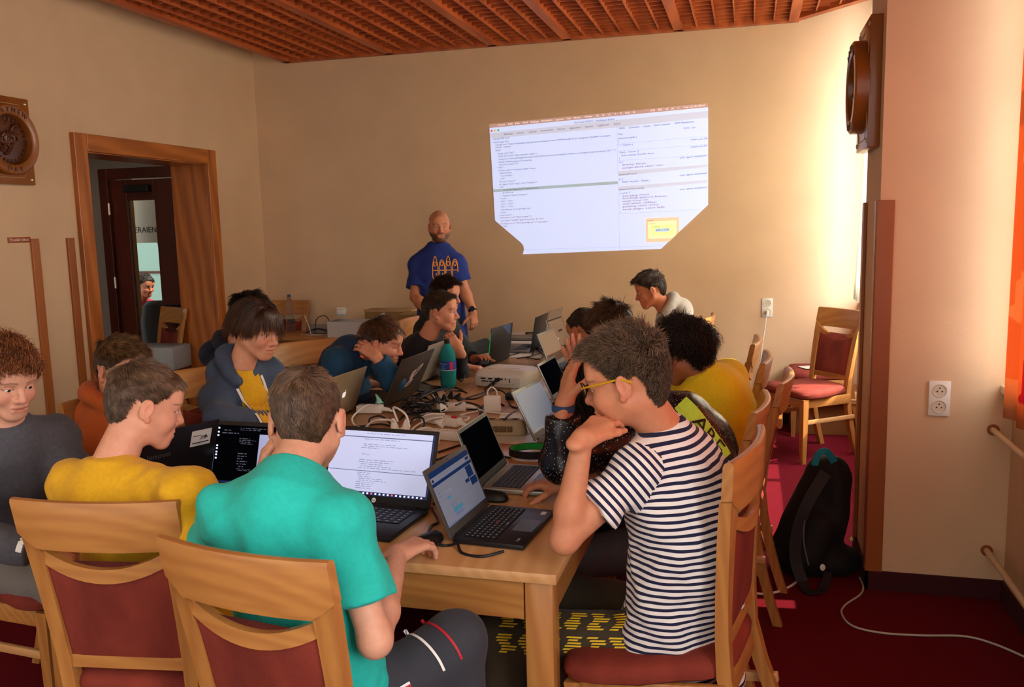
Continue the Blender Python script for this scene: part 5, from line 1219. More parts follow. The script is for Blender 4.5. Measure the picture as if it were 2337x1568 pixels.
# ------------------------------------------------------------------ things on the table
m_pw = mat('white_plastic', 'e2ded4', .4); m_pb = mat('beige_plastic', 'b39a78', .5); m_hole = mat('socket_dark', '1a1816', .7); m_redsw = mat('red_switch', 'c01a14', .35)
def tp_(x, y, z=TZ): return atz(x, y, z)
def sockets(mb_, n, L, z, r=.0185, x0=None):
    for k in range(n):
        cx = -L/2+L*(k+.5)/n if x0 is None else x0[k]
        mb_.add([(cx+r*math.cos(a), r*math.sin(a), z) for a in [2*PI*j/20 for j in range(20)]], [tuple(range(20))])
def power_strip(label, xy, rz, L, n, m=m_pw, sw=False, W=.052, Hh=.038, skip=()):
    t = thing('power_strip', label, 'power strip', (xy[0], xy[1], TZ+.001), rz, 'power strips on the table')
    b = MB().box(-L/2, L/2, -W/2, W/2, 0, Hh, .006); obj('case', b, m, t)
    for k in range(n):
        cx = -L/2+(L-(.05 if sw else 0))*(k+.5)/n
        s_ = MB(); s_.lathe([(.0195, Hh-.0002), (.0195, Hh+.0006), (.0175, Hh+.0006), (.017, Hh+.0004)], 20, at(cx, 0)); so_ = obj('socket', s_, m, t)
        ho = MB()
        for dx in (-.0095, .0095): ho.cyl((cx+dx*.7, dx*.7, Hh), (cx+dx*.7, dx*.7, Hh+.0012), .003, 8)
        obj('pin_hole', ho, m_hole, so_)
    if sw: obj('switch', MB().box(L/2-.042, L/2-.014, -.011, .011, Hh, Hh+.007, .003), m_redsw, t)
    obj('cord_grip', MB().tube([(L/2-.002, 0, Hh/2), (L/2+.03, 0, Hh/2-.004), (L/2+.05, 0, Hh/2-.012)], [.012, .009, .005], 10), m, t)
    return t
power_strip('short cream power strip with a shark-shaped plug, beside the champagne laptop', tp_(845, 942), .1, .125, 2)
power_strip('white power block crowded with black plugs in the cable tangle', tp_(1030, 938), .35, .14, 3)
power_strip('white power strip with a red switch in the middle of the table', tp_(1008, 968), -.42, .215, 3, sw=True)
power_strip('white power strip nearest the open editor laptop, a flat plug in it', tp_(1010, 1002), -.12, .23, 4)
bs = thing('power_hub', 'rounded beige power hub with dark sockets on the white papers', 'power hub', tuple(tp_(1150, 992))[:2]+(TZ+.002,), .15)
hb = MB(); rr = []
for z, g_ in ((0, -.006), (.008, 0), (.045, -.008), (.062, -.018), (.066, -.032)):
    rr.append([((.1+g_)*math.copysign(abs(math.cos(a))**.45, math.cos(a)), (.045+g_)*math.copysign(abs(math.sin(a))**.6, math.sin(a)), z) for a in [2*PI*k/36 for k in range(36)]])
obj('case', hb.loft(rr), m_pb, bs)
for x_ in (-.05, 0, .05): obj('socket', MB().ball((x_, 0, .0655), (.019, .014, .002), 14), m_hole, bs)
fr = MB()
for x_, w_ in ((-.03, .012), (0, .016), (.03, .011)): fr.box(x_-w_, x_+w_, -.0455, -.0405, .018, .044, .003)
obj('front_vent', fr, mat('beige_dark', '6e5636', .6), bs)
cb = thing('charger_cube', 'square white charger with a looped white cord standing beside the hub', 'charger', tuple(tp_(1124, 940))[:2]+(TZ+.001,), .1)
obj('case', MB().box(-.04, .04, -.015, .015, 0, .078, .008), m_pw, cb); obj('cord', MB().tube(spline([(-.02, 0, .076), (-.02, 0, .1), (.0, 0, .118), (.022, 0, .1), (.024, 0, .076)], 6), .0035, 8), m_pw, cb)
tag(obj('power_adapter', MB().box(-.055, .055, -.03, .03, 0, .034, .006), m_black, loc=tuple(tp_(1180, 912))[:2]+(TZ+.001,)), 'black power adapter brick tucked behind the dull blue screen', 'adapter')
tb = thing('tablet', 'dark blue tablet lying in front of the green bottle', 'tablet', tuple(tp_(968, 889))[:2]+(TZ+.001,), -.3); obj('case', MB().box(-.11, .11, -.07, .07, 0, .012, .004), mat('tablet_blue', '17324e', .35), tb); obj('screen', MB().box(-.1, .1, -.06, .06, .012, .0125), m_pup, tb)
# plugs
def plug(label, p, d, m, tail=None, L=.045):
    """a mains plug standing on its socket, d: where its back points"""
    p = np.array(p); d = nz(d); t = thing('plug', label, 'plug', tuple(p)); a, b = V(0, 0, 0), d*L
    obj('plug_body', MB().tube([a, a+d*.012, a+d*L*.6, b], [.0165, .017, .012, .006], 14), m, t); obj('plug_face', MB().tube([a-d*.002, a+d*.003], .0185, 14), m, t)
    return p+b
cable_group = {'w': 'white cables on the table', 'k': 'black cables tangled on the table'}
def cable(pts, r, m, label, group=None, z0=TZ):
    P_ = []
    for q in pts:
        x, y, h_ = q; p = atz(x, y, z0+r+h_); P_.append(p)
    o = np.array(P_[0]); S_ = [p-o for p in spline(P_, 7)]
    c = obj('cable', MB().tube(S_, r, 7), m, loc=tuple(o)); return tag(c, label, 'cable', group)
m_cw = mat('cable_white', 'e6e2da', .45); m_ck = mat('cable_black', '17161a', .5); m_cg = mat('cable_grey', 'b8b2a6', .5)
e1 = plug('white plug standing upright in the nearest power strip, the one nearer the turquoise boy', (*tp_(902, 1000)[:2], TZ+.04), (-.15, 0, 1), m_pw)
e2 = plug('white plug standing upright beside its twin behind the open editor laptop', (*tp_(927, 1002)[:2], TZ+.04), (.1, 0, 1), m_pw)
plug('flat white plug lying in the nearest power strip', (*tp_(1012, 996)[:2], TZ+.055), (-.95, .1, .2), m_pw, L=.036)
plug('white plug by the red switch', (*tp_(1014, 958)[:2], TZ+.045), (-.4, -.1, .8), m_pw, L=.034)
for k, (x, y) in enumerate(((1016, 934), (1030, 926), (1044, 930))): plug('black plug in the white power block, %s' % ('nearest the bottle side', 'the middle one', 'nearest the charger cube')[k], (*tp_(x, y)[:2], TZ+.04), (.3*(k-1), .5, .8), m_black, L=.034)
sh = thing('shark_plug', 'pale green shark-shaped plug standing in the cream power strip', 'plug', (*tp_(866, 938)[:2], TZ+.04)); 
obj('plug_body', MB().tube([(0, 0, 0), (0, 0, .012), (-.004, 0, .022), (-.01, 0, .034), (-.017, 0, .043)], [.016, .013, .009, .006, .002], 12), mat('shark_green', '8fc8b4', .4), sh); obj('fin', MB().prism([(-.02, 0), (.024, 0), (.012, .012), (0, .028)], -.002, .002, Matrix.Rotation(PI/2, 4, 'X')), mat('shark_green', '8fc8b4', .4), sh)
W_ = 'white cable '
for pts, l in (([(908, 962, .09), (898, 930, .15), (925, 945, .14), (935, 975, .09)], 'arching between the two upright plugs'),
    ([(898, 962, .085), (880, 958, .14), (850, 962, .12), (826, 985, .06), (808, 1000, .0)], 'bending from the upright plugs down behind the editor laptop'),
    ([(805, 992, 0), (835, 984, .01), (880, 988, .02), (905, 990, .03)], 'lying along the back edge of the editor laptop'),
    ([(858, 928, .05), (838, 925, .05), (806, 950, .02), (808, 968, 0), (828, 978, 0)], 'looping away from the shark plug'),
    ([(1015, 945, .05), (980, 946, .05), (940, 960, .03), (905, 985, .01)], 'sweeping left from the plug by the red switch'),
    ([(1010, 952, .04), (985, 956, .03), (955, 968, .01), (935, 985, .0)], 'second in the sweep from the red switched strip'),
    ([(940, 988, .04), (975, 976, .06), (1000, 990, .05), (1000, 1010, .02), (988, 1022, 0)], 'curling round the end of the nearest power strip'),
    ([(995, 992, .045), (970, 988, .05), (945, 985, .04), (935, 1000, .02)], 'running from the flat plug to the upright plugs'),
    ([(1062, 1006, 0), (1085, 1000, 0), (1110, 975, .0), (1140, 965, 0)], 'trailing from the nearest strip behind the glossy laptop'),
    ([(1052, 962, .01), (1065, 958, .02), (1070, 952, .01), (1050, 948, 0), (1090, 938, 0)], 'hooking out of the red switched strip'),
    ([(1050, 935, .0), (1080, 930, 0), (1110, 940, 0), (1165, 945, 0)], 'passing behind the charger cube'),
    ([(1150, 955, .0), (1170, 975, .01), (1195, 990, 0), (1225, 985, 0)], 'running towards the dull blue screen'),
    ([(930, 935, 0), (948, 922, 0), (975, 918, .0), (1010, 922, .01)], 'half hidden under the black tangle')): cable(pts, .0042, m_cw, W_+l, cable_group['w'])
K_ = 'black cable '
for pts, l in (([(900, 940, 0), (922, 925, .03), (960, 908, .07), (995, 895, .06), (1005, 935, .04)], 'arching highest over the tangle'),
    ([(912, 958, 0), (930, 945, 0), (975, 940, .01), (1020, 932, .03)], 'lying flat in front of the tangle'),
    ([(935, 945, 0), (950, 920, .05), (970, 895, .04), (1000, 905, .02), (1012, 928, .05)], 'looping through the middle of the tangle'),
    ([(950, 950, 0), (965, 925, .04), (990, 915, .05), (1018, 922, .06)], 'second loop of the tangle'),
    ([(925, 935, .0), (960, 930, .02), (985, 945, .03), (945, 948, 0), (915, 935, .01), (955, 915, .03)], 'coiled ring of the tangle'),
    ([(880, 915, 0), (900, 905, 0), (925, 880, .0), (950, 870, .0), (1000, 885, 0)], 'crossing from the sticker laptop to the bottle'),
    ([(1012, 920, .05), (1022, 895, .02), (1050, 892, 0), (1065, 897, 0), (1040, 885, 0), (1015, 893, 0)], 'bent back past the foot of the bottle'),
    ([(1045, 915, .02), (1075, 905, .02), (1105, 895, .01), (1125, 880, .02), (1132, 862, .05)], 'thick one rising to the projector ports'),
    ([(1040, 908, 0), (1085, 910, 0), (1130, 890, .02), (1155, 900, .01), (1165, 925, 0), (1185, 932, 0)], 'curving behind the charger cube to the adapter'),
    ([(1055, 925, 0), (1085, 935, 0), (1120, 915, 0), (1150, 925, 0)], 'wandering between block and charger cube'),
    ([(1040, 925, .05), (1065, 918, .02), (1100, 930, 0), (1095, 945, 0)], 'dropping from the white block to the charger cube'),
    ([(1150, 958, .07), (1165, 945, .06), (1190, 930, .01), (1205, 925, 0)], 'rising from the beige hub to the adapter'),
    ([(842, 970, 0), (845, 955, .03), (870, 950, .03), (895, 970, 0)], 'small arch in front of the cream strip'),
    ([(790, 975, 0), (830, 972, 0), (870, 968, 0), (900, 975, 0)], 'lying straight behind the editor laptop'),
    ([(935, 968, .02), (945, 955, .04), (965, 955, .05), (966, 975, .02), (940, 985, 0)], 'ring beside the red switched strip'),
    ([(1000, 1032, 0), (1030, 1022, 0), (1055, 1015, 0), (1045, 1030, 0), (995, 1050, 0)], 'folded on the bare wood behind the web page laptop'),
    ([(985, 1160, 0), (1000, 1190, .0), (985, 1200, 0), (978, 1215, .0)], 'dangling between the editor laptop and the web page laptop'),
    ([(990, 1150, .01), (1010, 1120, 0), (1000, 1090, 0), (1005, 1060, 0)], 'creeping up behind the web page laptop'),
    ([(1045, 1240, .01), (1055, 1262, 0), (1100, 1270, 0), (1150, 1258, .005)], 'short loop under the side of the web page laptop'),
    ([(995, 1242, .01), (1020, 1245, 0), (1045, 1240, .012)], 'stub plugged into the side of the web page laptop'),
    ([(1160, 812, 0), (1185, 805, 0), (1205, 790, .02), (1228, 800, .0), (1245, 815, 0)], 'bundle lying behind the projector'),
    ([(1180, 818, 0), (1215, 812, .01), (1240, 800, .02), (1235, 780, 0)], 'second bundle lying behind the projector'),
    ([(1200, 815, 0), (1230, 820, .01), (1245, 805, .02), (1222, 795, .01), (1215, 812, 0)], 'ring at the far side of the projector'),
    ([(955, 858, 0), (965, 845, .04), (980, 842, .04), (1000, 860, 0)], 'arch beside the silver lid'),
    ([(1040, 858, 0), (1055, 870, .0), (1060, 850, .02), (1046, 842, 0)], 'small hoop right of the bottle'),
    ([(1165, 1045, 0), (1140, 1040, 0), (1120, 1038, 0)], 'cord of the green headphones')): cable(pts, .004, m_ck, K_+l, cable_group['k'])
rl = random.Random(12)
for k in range(12):
    cx_, cy_ = 965+rl.uniform(-28, 34), 922+rl.uniform(-16, 20); a0_ = rl.random()*6.28; rx_, ry_ = rl.uniform(14, 40), rl.uniform(7, 17)
    cable([(cx_+rx_*math.cos(a0_+.9*j), cy_+ry_*math.sin(a0_+.9*j), rl.uniform(.004, .065)) for j in range(6)], .0038, m_ck, 'black cable loop in the thick of the tangle beside the white power block', cable_group['k'])
# papers
for k, (x, y, rz, l) in enumerate(((1190, 960, .2, 'white paper sheet under the cables beside the beige hub'), (1195, 995, -.1, 'white paper sheet by the green headphones'), (1215, 900, .3, 'white paper sheet behind the dull blue screen'))):
    p = tp_(x, y); tag(obj('paper_sheet', MB().box(-.105, .105, -.148, .148, 0, .0012, 0, Matrix.Rotation(rz, 4, 'Z')), m_pw, loc=(p[0], p[1], TZ+.0006+.0014*k)), l, 'paper')
# green bottle
m_bot = mat('bottle_green', '46ccc8', .08, trans=.65, ior=1.03); m_wat = mat('bottle_water', '6fe0d2', .05, trans=.8, ior=1.05)
p = tp_(1024, 884); bt_ = thing('bottle', 'green plastic bottle with a dark cap and blue label on the table', 'bottle', (p[0], p[1], TZ+.001))
prof = [(.02, .003), (.036, 0), (.043, .012), (.0445, .03), (.0435, .07), (.0445, .078), (.0445, .155), (.043, .175), (.037, .2), (.025, .226), (.0145, .238), (.0135, .255)]
obj('bottle_body', MB().lathe(prof, 32), m_bot, bt_); obj('water', MB().lathe([(.018, .006), (.034, .006), (.041, .014), (.0425, .03), (.0415, .07), (.0425, .08), (.0425, .118), (.01, .118)], 28), m_wat, bt_)
obj('cap', MB().lathe([(.0155, .243), (.0165, .245), (.0165, .264), (.0145, .267), (.002, .267)], 20), m_black, bt_)
lb = MB().loft([[(.0452*math.cos(2*PI*k/32), .0452*math.sin(2*PI*k/32), z) for k in range(32)] for z in (.098, .15)], cap=False); lo = obj('label', lb, mat('label_blue', '1b3f8e', .4), bt_)
lt = MB()
for k, (t_, z, s_) in enumerate((('Magnesia', .132, .013), ('extra', .118, .011), ('GOLD', .105, .012))):
    v, f = text_geo(t_, s_, 'CENTER')
    a0 = -1.9; lt.add([(.0456*math.cos(a0+q.x/.0456), .0456*math.sin(a0+q.x/.0456), z+q.y) for q in v], f)
obj('label_text', lt, mat('label_text', '9fd0f0', .5), lo, smooth=False, fix=False)
lt = MB().loft([[(.0455*math.cos(a), .0455*math.sin(a), z) for a in np.linspace(-1.0, -.6, 6)] for z in (.104, .146)], cap=False, closed=False); obj('label_mark', lt, mat('label_red', 'c82a4a', .5), lo, fix=False)
lt = MB().loft([[(.0455*math.cos(a), .0455*math.sin(a), z) for a in np.linspace(0, 2*PI, 33)] for z in (.098, .1005)], cap=False, closed=False); obj('label_edge', lt, m_wt, lo, fix=False)
# projector
p = (tp_(1095, 886)+tp_(1196, 893))/2; pj = thing('projector', 'white projector with a black video plug in its rear ports on the table', 'projector', (p[0]+.0, p[1]+.14, TZ+.001), -.17)
rr = []
for z, g_ in ((.004, -.012), (.012, -.002), (.045, 0), (.072, -.004), (.088, -.016), (.098, -.036), (.1015, -.07)):
    rr.append([((.164+g_)*math.copysign(abs(math.cos(a))**.32, math.cos(a)), (.125+g_)*math.copysign(abs(math.sin(a))**.32, math.sin(a)), z) for a in [2*PI*(k+.5)/48 for k in range(48)]])
obj('case', MB().loft(rr), mat('projector_white', 'ddd4c6', .35), pj)
pt = MB().box(-.125, .125, -.1312, -.1285, .018, .064, .001); pan = obj('rear_panel', pt, mat('projector_panel', 'c6bcae', .5), pj)
pt = MB()
for x0, x1, z0, z1 in ((-.105, -.075, .05, .058), (-.06, -.035, .05, .058), (-.02, .028, .05, .059), (-.1, -.06, .036, .043), (-.055, -.015, .036, .043)): pt.box(x0, x1, -.1318, -.1308, z0, z1)
for x_, z in ((.045, .055), (.068, .053), (.068, .042)): pt.cyl((x_, -.1305, z), (x_, -.1320, z), .0042, 10)
obj('ports', pt, m_hole, pan)
put_text('port_labels', 'HDMI-1  S-VIDEO  AUDIO IN  RS-232  AUDIO OUT', .009, frame((0, -.1314, .024), (1, 0, 0), (0, 0, 1)), mat('print_grey', '7a746c', .6), pan)
put_text('model_text', 'projekt X', .012, frame((-.07, -.085, .0975), (1, 0, 0), (0, 1, .3)), m_hole, pj, lift=.0025)
bt2 = MB()
for k in range(6): bt2.cyl((.02+.014*k, -.05, .1), (.02+.014*k, -.05, .1028), .004, 10)
obj('buttons', bt2, mat('button_grey', 'b0a89c', .5), pj); obj('lens_ring', MB().cyl((-.06, .12, .055), (-.06, .136, .055), .03, 24), m_black, pj)
obj('foot', MB().cyl((.08, -.09, -.001), (.08, -.09, .008), .012, 12), m_black, pj); obj('foot', MB().cyl((-.08, -.09, -.001), (-.08, -.09, .008), .012, 12), m_black, pj); obj('foot', MB().cyl((0, .09, -.001), (0, .09, .008), .012, 12), m_black, pj)
obj('video_plug', MB().tube(spline([(.005, -.131, .053), (-.005, -.15, .048), (-.03, -.18, .025), (-.05, -.2, .006)], 5), [.011, .011, .0105, .010, .009, .008, .007, .007, .006, .006, .006, .005, .005, .005, .005, .005], 8), m_black, pj)
# headphones
p = tp_(1218, 1040); hp = thing('headphones', 'black headphones with a green inner band lying on the table', 'headphones', (p[0], p[1], TZ+.001), .25)
def arc(r, z, a0=.5, a1=5.8, n=30): return [(r*1.15*math.cos(a), r*.92*math.sin(a), z) for a in np.linspace(a0, a1, n)]
ob = MB(); ob.loft([[(x*s_, y*s_, z) for s_, z in ((1.0, .004), (1.06, .006), (1.06, .03), (1.0, .032))] for x, y, _ in arc(.078, 0)]); obj('headband', ob, m_black, hp)
ob = MB(); ob.loft([[(x*s_, y*s_, z) for s_, z in ((.94, .007), (.995, .006), (.995, .03), (.94, .029))] for x, y, _ in arc(.078, 0, .7, 5.6)]); obj('inner_pad', ob, mat('headphone_green', '159a3c', .5), hp)
for s in (-1, 1): obj('ear_cup', MB().tube([(.085, s*.03, .045), (.085, s*.052, .043), (.085, s*.066, .043)], [.036, .042, .034], 18), m_black, hp)
# mouse under the hand of the turquoise boy, one by the far hands
def mouse(label, p, rz, light=False):
    t = thing('computer_mouse', label, 'computer mouse', (p[0], p[1], TZ+.001), rz); rr = []
    for z, g_ in ((.001, -.003), (.008, 0), (.018, -.003), (.027, -.011), (.032, -.022)): rr.append([((.031+g_)*math.cos(a), (.055+g_)*math.sin(a), z) for a in [2*PI*k/24 for k in range(24)]])
    obj('mouse_body', MB().loft(rr), m_black, t); obj('wheel', MB().cyl((-.004, .028, .025), (.004, .028, .025), .008, 12), m_hole, t)
    if light: obj('light', MB().box(-.034, -.027, -.005, .02, .008, .016, .002), em('mouse_green', '28e04a', 1.2), t)
mouse('black mouse with a green glow under the hand of the turquoise boy', (-.845, 2.145), -.4, True); mouse('black mouse under the striped boy\'s far hand', tp_(1125, 1142), 1.4); mouse('dark mouse under the hand beside the projector', tp_(1080, 842), -1.2)
# ------------------------------------------------------------------ desk by the back wall
def dz(x, y): return atz(x, y, .745)
p = dz(664, 757); cbt = thing('bottle', 'tall clear water bottle with a blue cap on the side desk', 'bottle', (p[0], p[1], .746)); m_clr = mat('bottle_clear', 'e8eef0', .05, trans=.95, ior=1.15)
prof = [(.015, .004), (.034, 0), (.039, .01)]+[(.0395-.002*(k % 2), .02+.014*k) for k in range(15)]+[(.036, .24), (.03, .27), (.016, .295), (.0135, .315)]
obj('bottle_body', MB().lathe(prof, 28), m_clr, cbt); obj('cap', MB().lathe([(.0145, .305), (.0155, .307), (.0155, .325), (.002, .327)], 18), mat('cap_blue', '1f5f82', .4), cbt)
wbx = thing('box', 'open white box with raised flaps on the side desk', 'box', (-3.17, 6.5, .746), .04); m_wbx = mat('white_card', 'c9c2bc', .8)
b = MB(); b.box(-.17, .17, -.1, -.096, 0, .13); b.box(-.17, .17, .096, .1, 0, .13); b.box(-.17, -.166, -.096, .096, 0, .13); b.box(.166, .17, -.096, .096, 0, .13); b.box(-.166, .166, -.096, .096, 0, .004); obj('tray', b, m_wbx, wbx)
fl_ = MB(); fl_.box(.168, .171, -.1, .1, .0, .19, 0, Matrix.Rotation(-.25, 4, 'Z')); obj('flap', MB().add([(.17, -.1, .0), (.27, .07, .0), (.27, .07, .19), (.17, -.1, .135)], [(0, 1, 2, 3)]), m_wbx, wbx, fix=False); obj('flap', MB().add([(-.17, -.1, .13), (-.17, .1, .13), (-.02, .1, .17), (-.14, -.1, .135)], [(0, 1, 2, 3)]), m_wbx, wbx, fix=False)
m_card = mat('cardboard', '9c7848', .85, var=.08, scale=12); m_card2 = mat('cardboard_pale', 'b89468', .85, var=.06, scale=12)
for k, (x0, x1, y0, y1, z0, z1, l) in enumerate(((-3.12, -2.7, 6.66, 6.83, .746, .93, 'brown cardboard box behind the open white box'), (-2.72, -2.58, 6.5, 6.66, .746, .92, 'narrow brown box at the end of the side desk'))):
    c = ((x0+x1)/2, (y0+y1)/2); t = thing('cardboard_box', l, 'box', (c[0], c[1], z0)); obj('carton', MB().box(x0-c[0], x1-c[0], y0-c[1], y1-c[1], 0, z1-z0, .003), m_card, t); obj('lid', MB().box(x0-c[0]-.006, x1-c[0]+.006, y0-c[1]-.006, y1-c[1]+.006, z1-z0, z1-z0+.018, .002), m_card2, t)
tag(obj('plastic_tray', MB().box(-.13, .13, -.06, .06, 0, .07, .006), mat('clear_grey', '8a8078', .3), loc=(-3.52, 6.7, .746)), 'grey plastic box behind the black wires on the side desk', 'box')
for pts, l, m in (([(-3.62, 6.55, .76), (-3.55, 6.6, .79), (-3.45, 6.58, .78), (-3.4, 6.55, .76)], 'thick black wire heap on the side desk', m_ck), ([(-3.56, 6.6, .76), (-3.55, 6.62, .87), (-3.48, 6.63, .9), (-3.44, 6.63, .86), (-3.42, 6.62, .77)], 'black wire arching up from the side desk', m_ck), ([(-3.66, 6.62, .9), (-3.6, 6.58, .8), (-3.55, 6.52, .755), (-3.45, 6.5, .755)], 'thin white wire trailing on the side desk', m_cw), ([(-3.64, 6.5, .753), (-3.52, 6.47, .753), (-3.42, 6.5, .753), (-3.36, 6.47, .753)], 'grey wire lying along the side desk edge', m_cg)):
    tag(obj('wire', MB().tube(spline([V(*q)-V(*pts[0]) for q in pts], 6), .006 if 'thick' in l else .0035, 7), m, loc=pts[0]), l, 'wire')
# ------------------------------------------------------------------ wall fittings
def outlet(label, o, xd, two, m=m_pw):
    t = thing('wall_outlet', label, 'wall outlet', tuple(o)); M = frame((0, 0, 0), xd, (0, 0, 1)); hh = .075 if two else .042
    obj('cover_plate', MB().box(-.042, .042, -hh, hh, 0, .009, .004, M), m, t)
    for zc in ((-.034, .034) if two else (0,)):
        so_ = obj('socket', MB().lathe([(.028, .009), (.028, .0115), (.025, .0115), (.0235, .0095), (.001, .0095)], 24, M @ at(0, zc)), mat('socket_cream', 'cfc3ac', .5), t); h_ = MB()
        for dx, dy in ((-.0095, -.003), (.0095, -.003), (0, .011)): h_.cyl(M @ Vector((dx, zc+dy, .0095)), M @ Vector((dx, zc+dy, .0105)), .003, 8)
        obj('pin_hole', h_, m_hole, so_)
    return t
o1 = aty(2143, 909, PY0); outlet('double cream wall outlet on the pillar face', (o1[0], PY0-.0005, o1[2]), (1, 0, 0), True)
o2 = aty(1751, 702, YB); outlet('wall outlet with a hanging white cord beyond the yellow shirt', (o2[0], YB-.0005, o2[2]), (1, 0, 0), True)
o3 = aty(779, 712, YB); o3t = outlet('small wall outlet above the boxes on the side desk', (o3[0], YB-.0005, o3[2]), (1, 0, 0), False); obj('plugged_block', MB().box(-.02, .06, -.06, -.008, -.02, .03, .006), m_pw, o3t)
def wire3(pts, r, m, label, name='cord'):
    return tag(obj(name, MB().tube(spline([V(*q)-V(*pts[0]) for q in pts], 8), r, 8), m, loc=tuple(pts[0])), label, name)
c2 = wire3([(o2[0], YB-.04, o2[2]-.036), (o2[0]-.01, YB-.045, o2[2]-.1), (o2[0]-.05, YB-.03, .45), (o2[0]-.06, YB-.05, .02), (o2[0]-.02, YB-.2, .006)], .005, m_cw, 'white cord hanging from the wall outlet to the floor')
obj('plug_body', MB().tube([(0, .033, .0), (0, .0, 0), (0, -.006, -.03)], [.016, .014, .006], 12), m_pw, c2)
f1 = [atz(x, y, .006) for x, y in ((1838, 1312), (1800, 1340), (1758, 1354), (1715, 1352), (1660, 1330))]; f1c = wire3(f1, .0055, m_cw, 'white cord running under the backpack across the carpet')
obj('connector', MB().box(-.03, .03, -.013, .013, -.004, .022, .005, Matrix.Rotation(.5, 4, 'Z')), m_pw, f1c)
wire3([atz(x, y, .005) for x, y in ((1962, 1318), (1970, 1340), (1962, 1358), (1930, 1380), (1921, 1400), (1945, 1428), (2010, 1444), (2100, 1450), (2200, 1452), (2270, 1470), (2345, 1502))], .0042, m_cg, 'thin grey cord snaking over the carpet past the pillar foot')
for z, l in ((.735, 'upper pale heating pipe along the window wall'), (.212, 'lower pale heating pipe along the window wall')):
    t = thing('heating_pipe', l, 'pipe', (.99, PY0, z)); obj('pipe', MB().cyl((0, .0, 0), (0, -2.6, 0), .0125, 14), mat('pipe_cream', 'd8c09a', .35), t); obj('collar', MB().cyl((0, -.004, 0), (0, .0, 0), .024, 18), m_strip, t)
# carved plaques
m_pl = wood('plaque_wood', '7a4216', '98571f', 'z', .35, 12, 1.0, coat=.3); m_pd = wood('plaque_dark', '45200c', '6a3312', 'z', .4, 12, 1.0, coat=.25); m_inl = mat('inlay_pale', 'b07f48', .5); m_stud = mat('stud', 'c8b49a', .25, metal=.7)
def plaque(label, M, W, Hh, top, bot):
    loc = M.to_translation(); t = thing('carved_plaque', label, 'plaque', tuple(loc)); Q = Matrix.Translation(-loc) @ M
    obj('board', MB().box(-W/2, W/2, -Hh/2, Hh/2, 0, .05, .004, Q), m_pl, t)
    il = MB(); a, b, r = W/2-.035, Hh/2-.04, .045
    pts = []
    for sx, sy, s0 in ((1, 1, 0), (-1, 1, 1), (-1, -1, 2), (1, -1, 3)):
        cc = [(sx*(a-r*math.sin(q)) if 0 else sx*a-sx*r*math.cos(q), sy*b-sy*r*math.sin(q)) for q in np.linspace(PI/2, 0, 7)]
        cc = [(sx*a-sx*r*math.sin(PI/2-q), sy*b-sy*r*math.cos(PI/2-q)) for q in np.linspace(0, PI/2, 7)]
        pts += cc if s0 in (1, 3) else cc[::-1]
    il.tube([Q @ Vector((x, y, .0505)) for x, y in pts], .0022, 5, loop=True); obj('inlay', il, m_inl, t)
    R1 = W*.52
    rim = MB().lathe([(R1*.70, .06), (R1*.72, .098), (R1*.76, .104), (R1*.95, .104), (R1, .096), (R1, .045), (R1*.9, .045)], 56, Q); rg = obj('medallion', rim, m_pl, t)
    obj('dish', MB().lathe([(.001, .07), (R1*.6, .068), (R1*.72, .06), (R1*.72, .05)], 40, Q), m_pd, rg)
    f = MB(); rr_ = random.Random(9)
    for k in range(16): a_ = rr_.random()*6.28; q = R1*.42*rr_.random(); f.tube([Q @ Vector(p_) for p_ in spline([(q*math.cos(a_)+.03*math.cos(a_+j), q*math.sin(a_)+.03*math.sin(a_+j*1.3), .072+.006*(j % 2)) for j in range(4)], 4)], [.009]*12+[.004], 8)
    for k in range(26): a_ = 2*PI*k/26; f.tube([Q @ Vector((R1*.56*math.cos(a_), R1*.56*math.sin(a_), .07)), Q @ Vector((R1*.64*math.cos(a_), R1*.64*math.sin(a_), .072))], .005, 6)
    obj('relief', f, m_pd, rg)
    lt = MB()
    for txt, sgn in ((top, 1), (bot, -1)):
        for k, ch in enumerate(txt):
            v, fc = text_geo(ch, R1*.2, 'CENTER', .003); an = PI/2-sgn*(k-(len(txt)-1)/2)*.24 if sgn > 0 else -PI/2+(k-(len(txt)-1)/2)*.24
            rot = an-PI/2 if sgn > 0 else an+PI/2; Z = Q @ Matrix.Rotation(0, 4, 'Z') @ at(R1*.855*math.cos(an), R1*.855*math.sin(an), .105) @ Matrix.Rotation(rot, 4, 'Z') @ at(0, -R1*.07)
            lt.add([tuple(p_) for p_ in v], fc, Z)
    obj('carved_letters', lt, m_pd, rg, smooth=False, fix=False)
    for sx in (-1, 1):
        for sy in (-1, 1): obj('stud', MB().ball((0, 0, 0), (.012, .012, .006), 12, Q @ at(sx*(W/2-.025), sy*(Hh/2-.03), .05)), m_stud, t)
plaque('carved wooden plaque with a round medallion on the wall beside the doorway', frame((XL+.03, 4.22, 2.19), (0, 1, 0), (0, 0, 1)), .39, .51, 'SAYNEW', 'DAY')
plaque('carved wooden plaque with a round medallion seen edge-on on the pillar', frame((PX, 4.17, 2.185), (0, -1, 0), (0, 0, 1)), .38, .54, 'SAYNEW', 'DAY')
sg = thing('wall_sign', 'small orange sign with white lettering beside the wooden strips', 'sign', (XL+.03, 4.295, 1.605)); obj('sign_plate', MB().box(0, .004, -.085, .085, -.017, .017, .001), mat('sign_orange', '9a4a1c', .5), sg); put_text('sign_text', 'Povedal v\'dbosl', .023, frame((.0045, 0, -.006), (0, 1, 0), (0, 0, 1)), m_wt, sg)
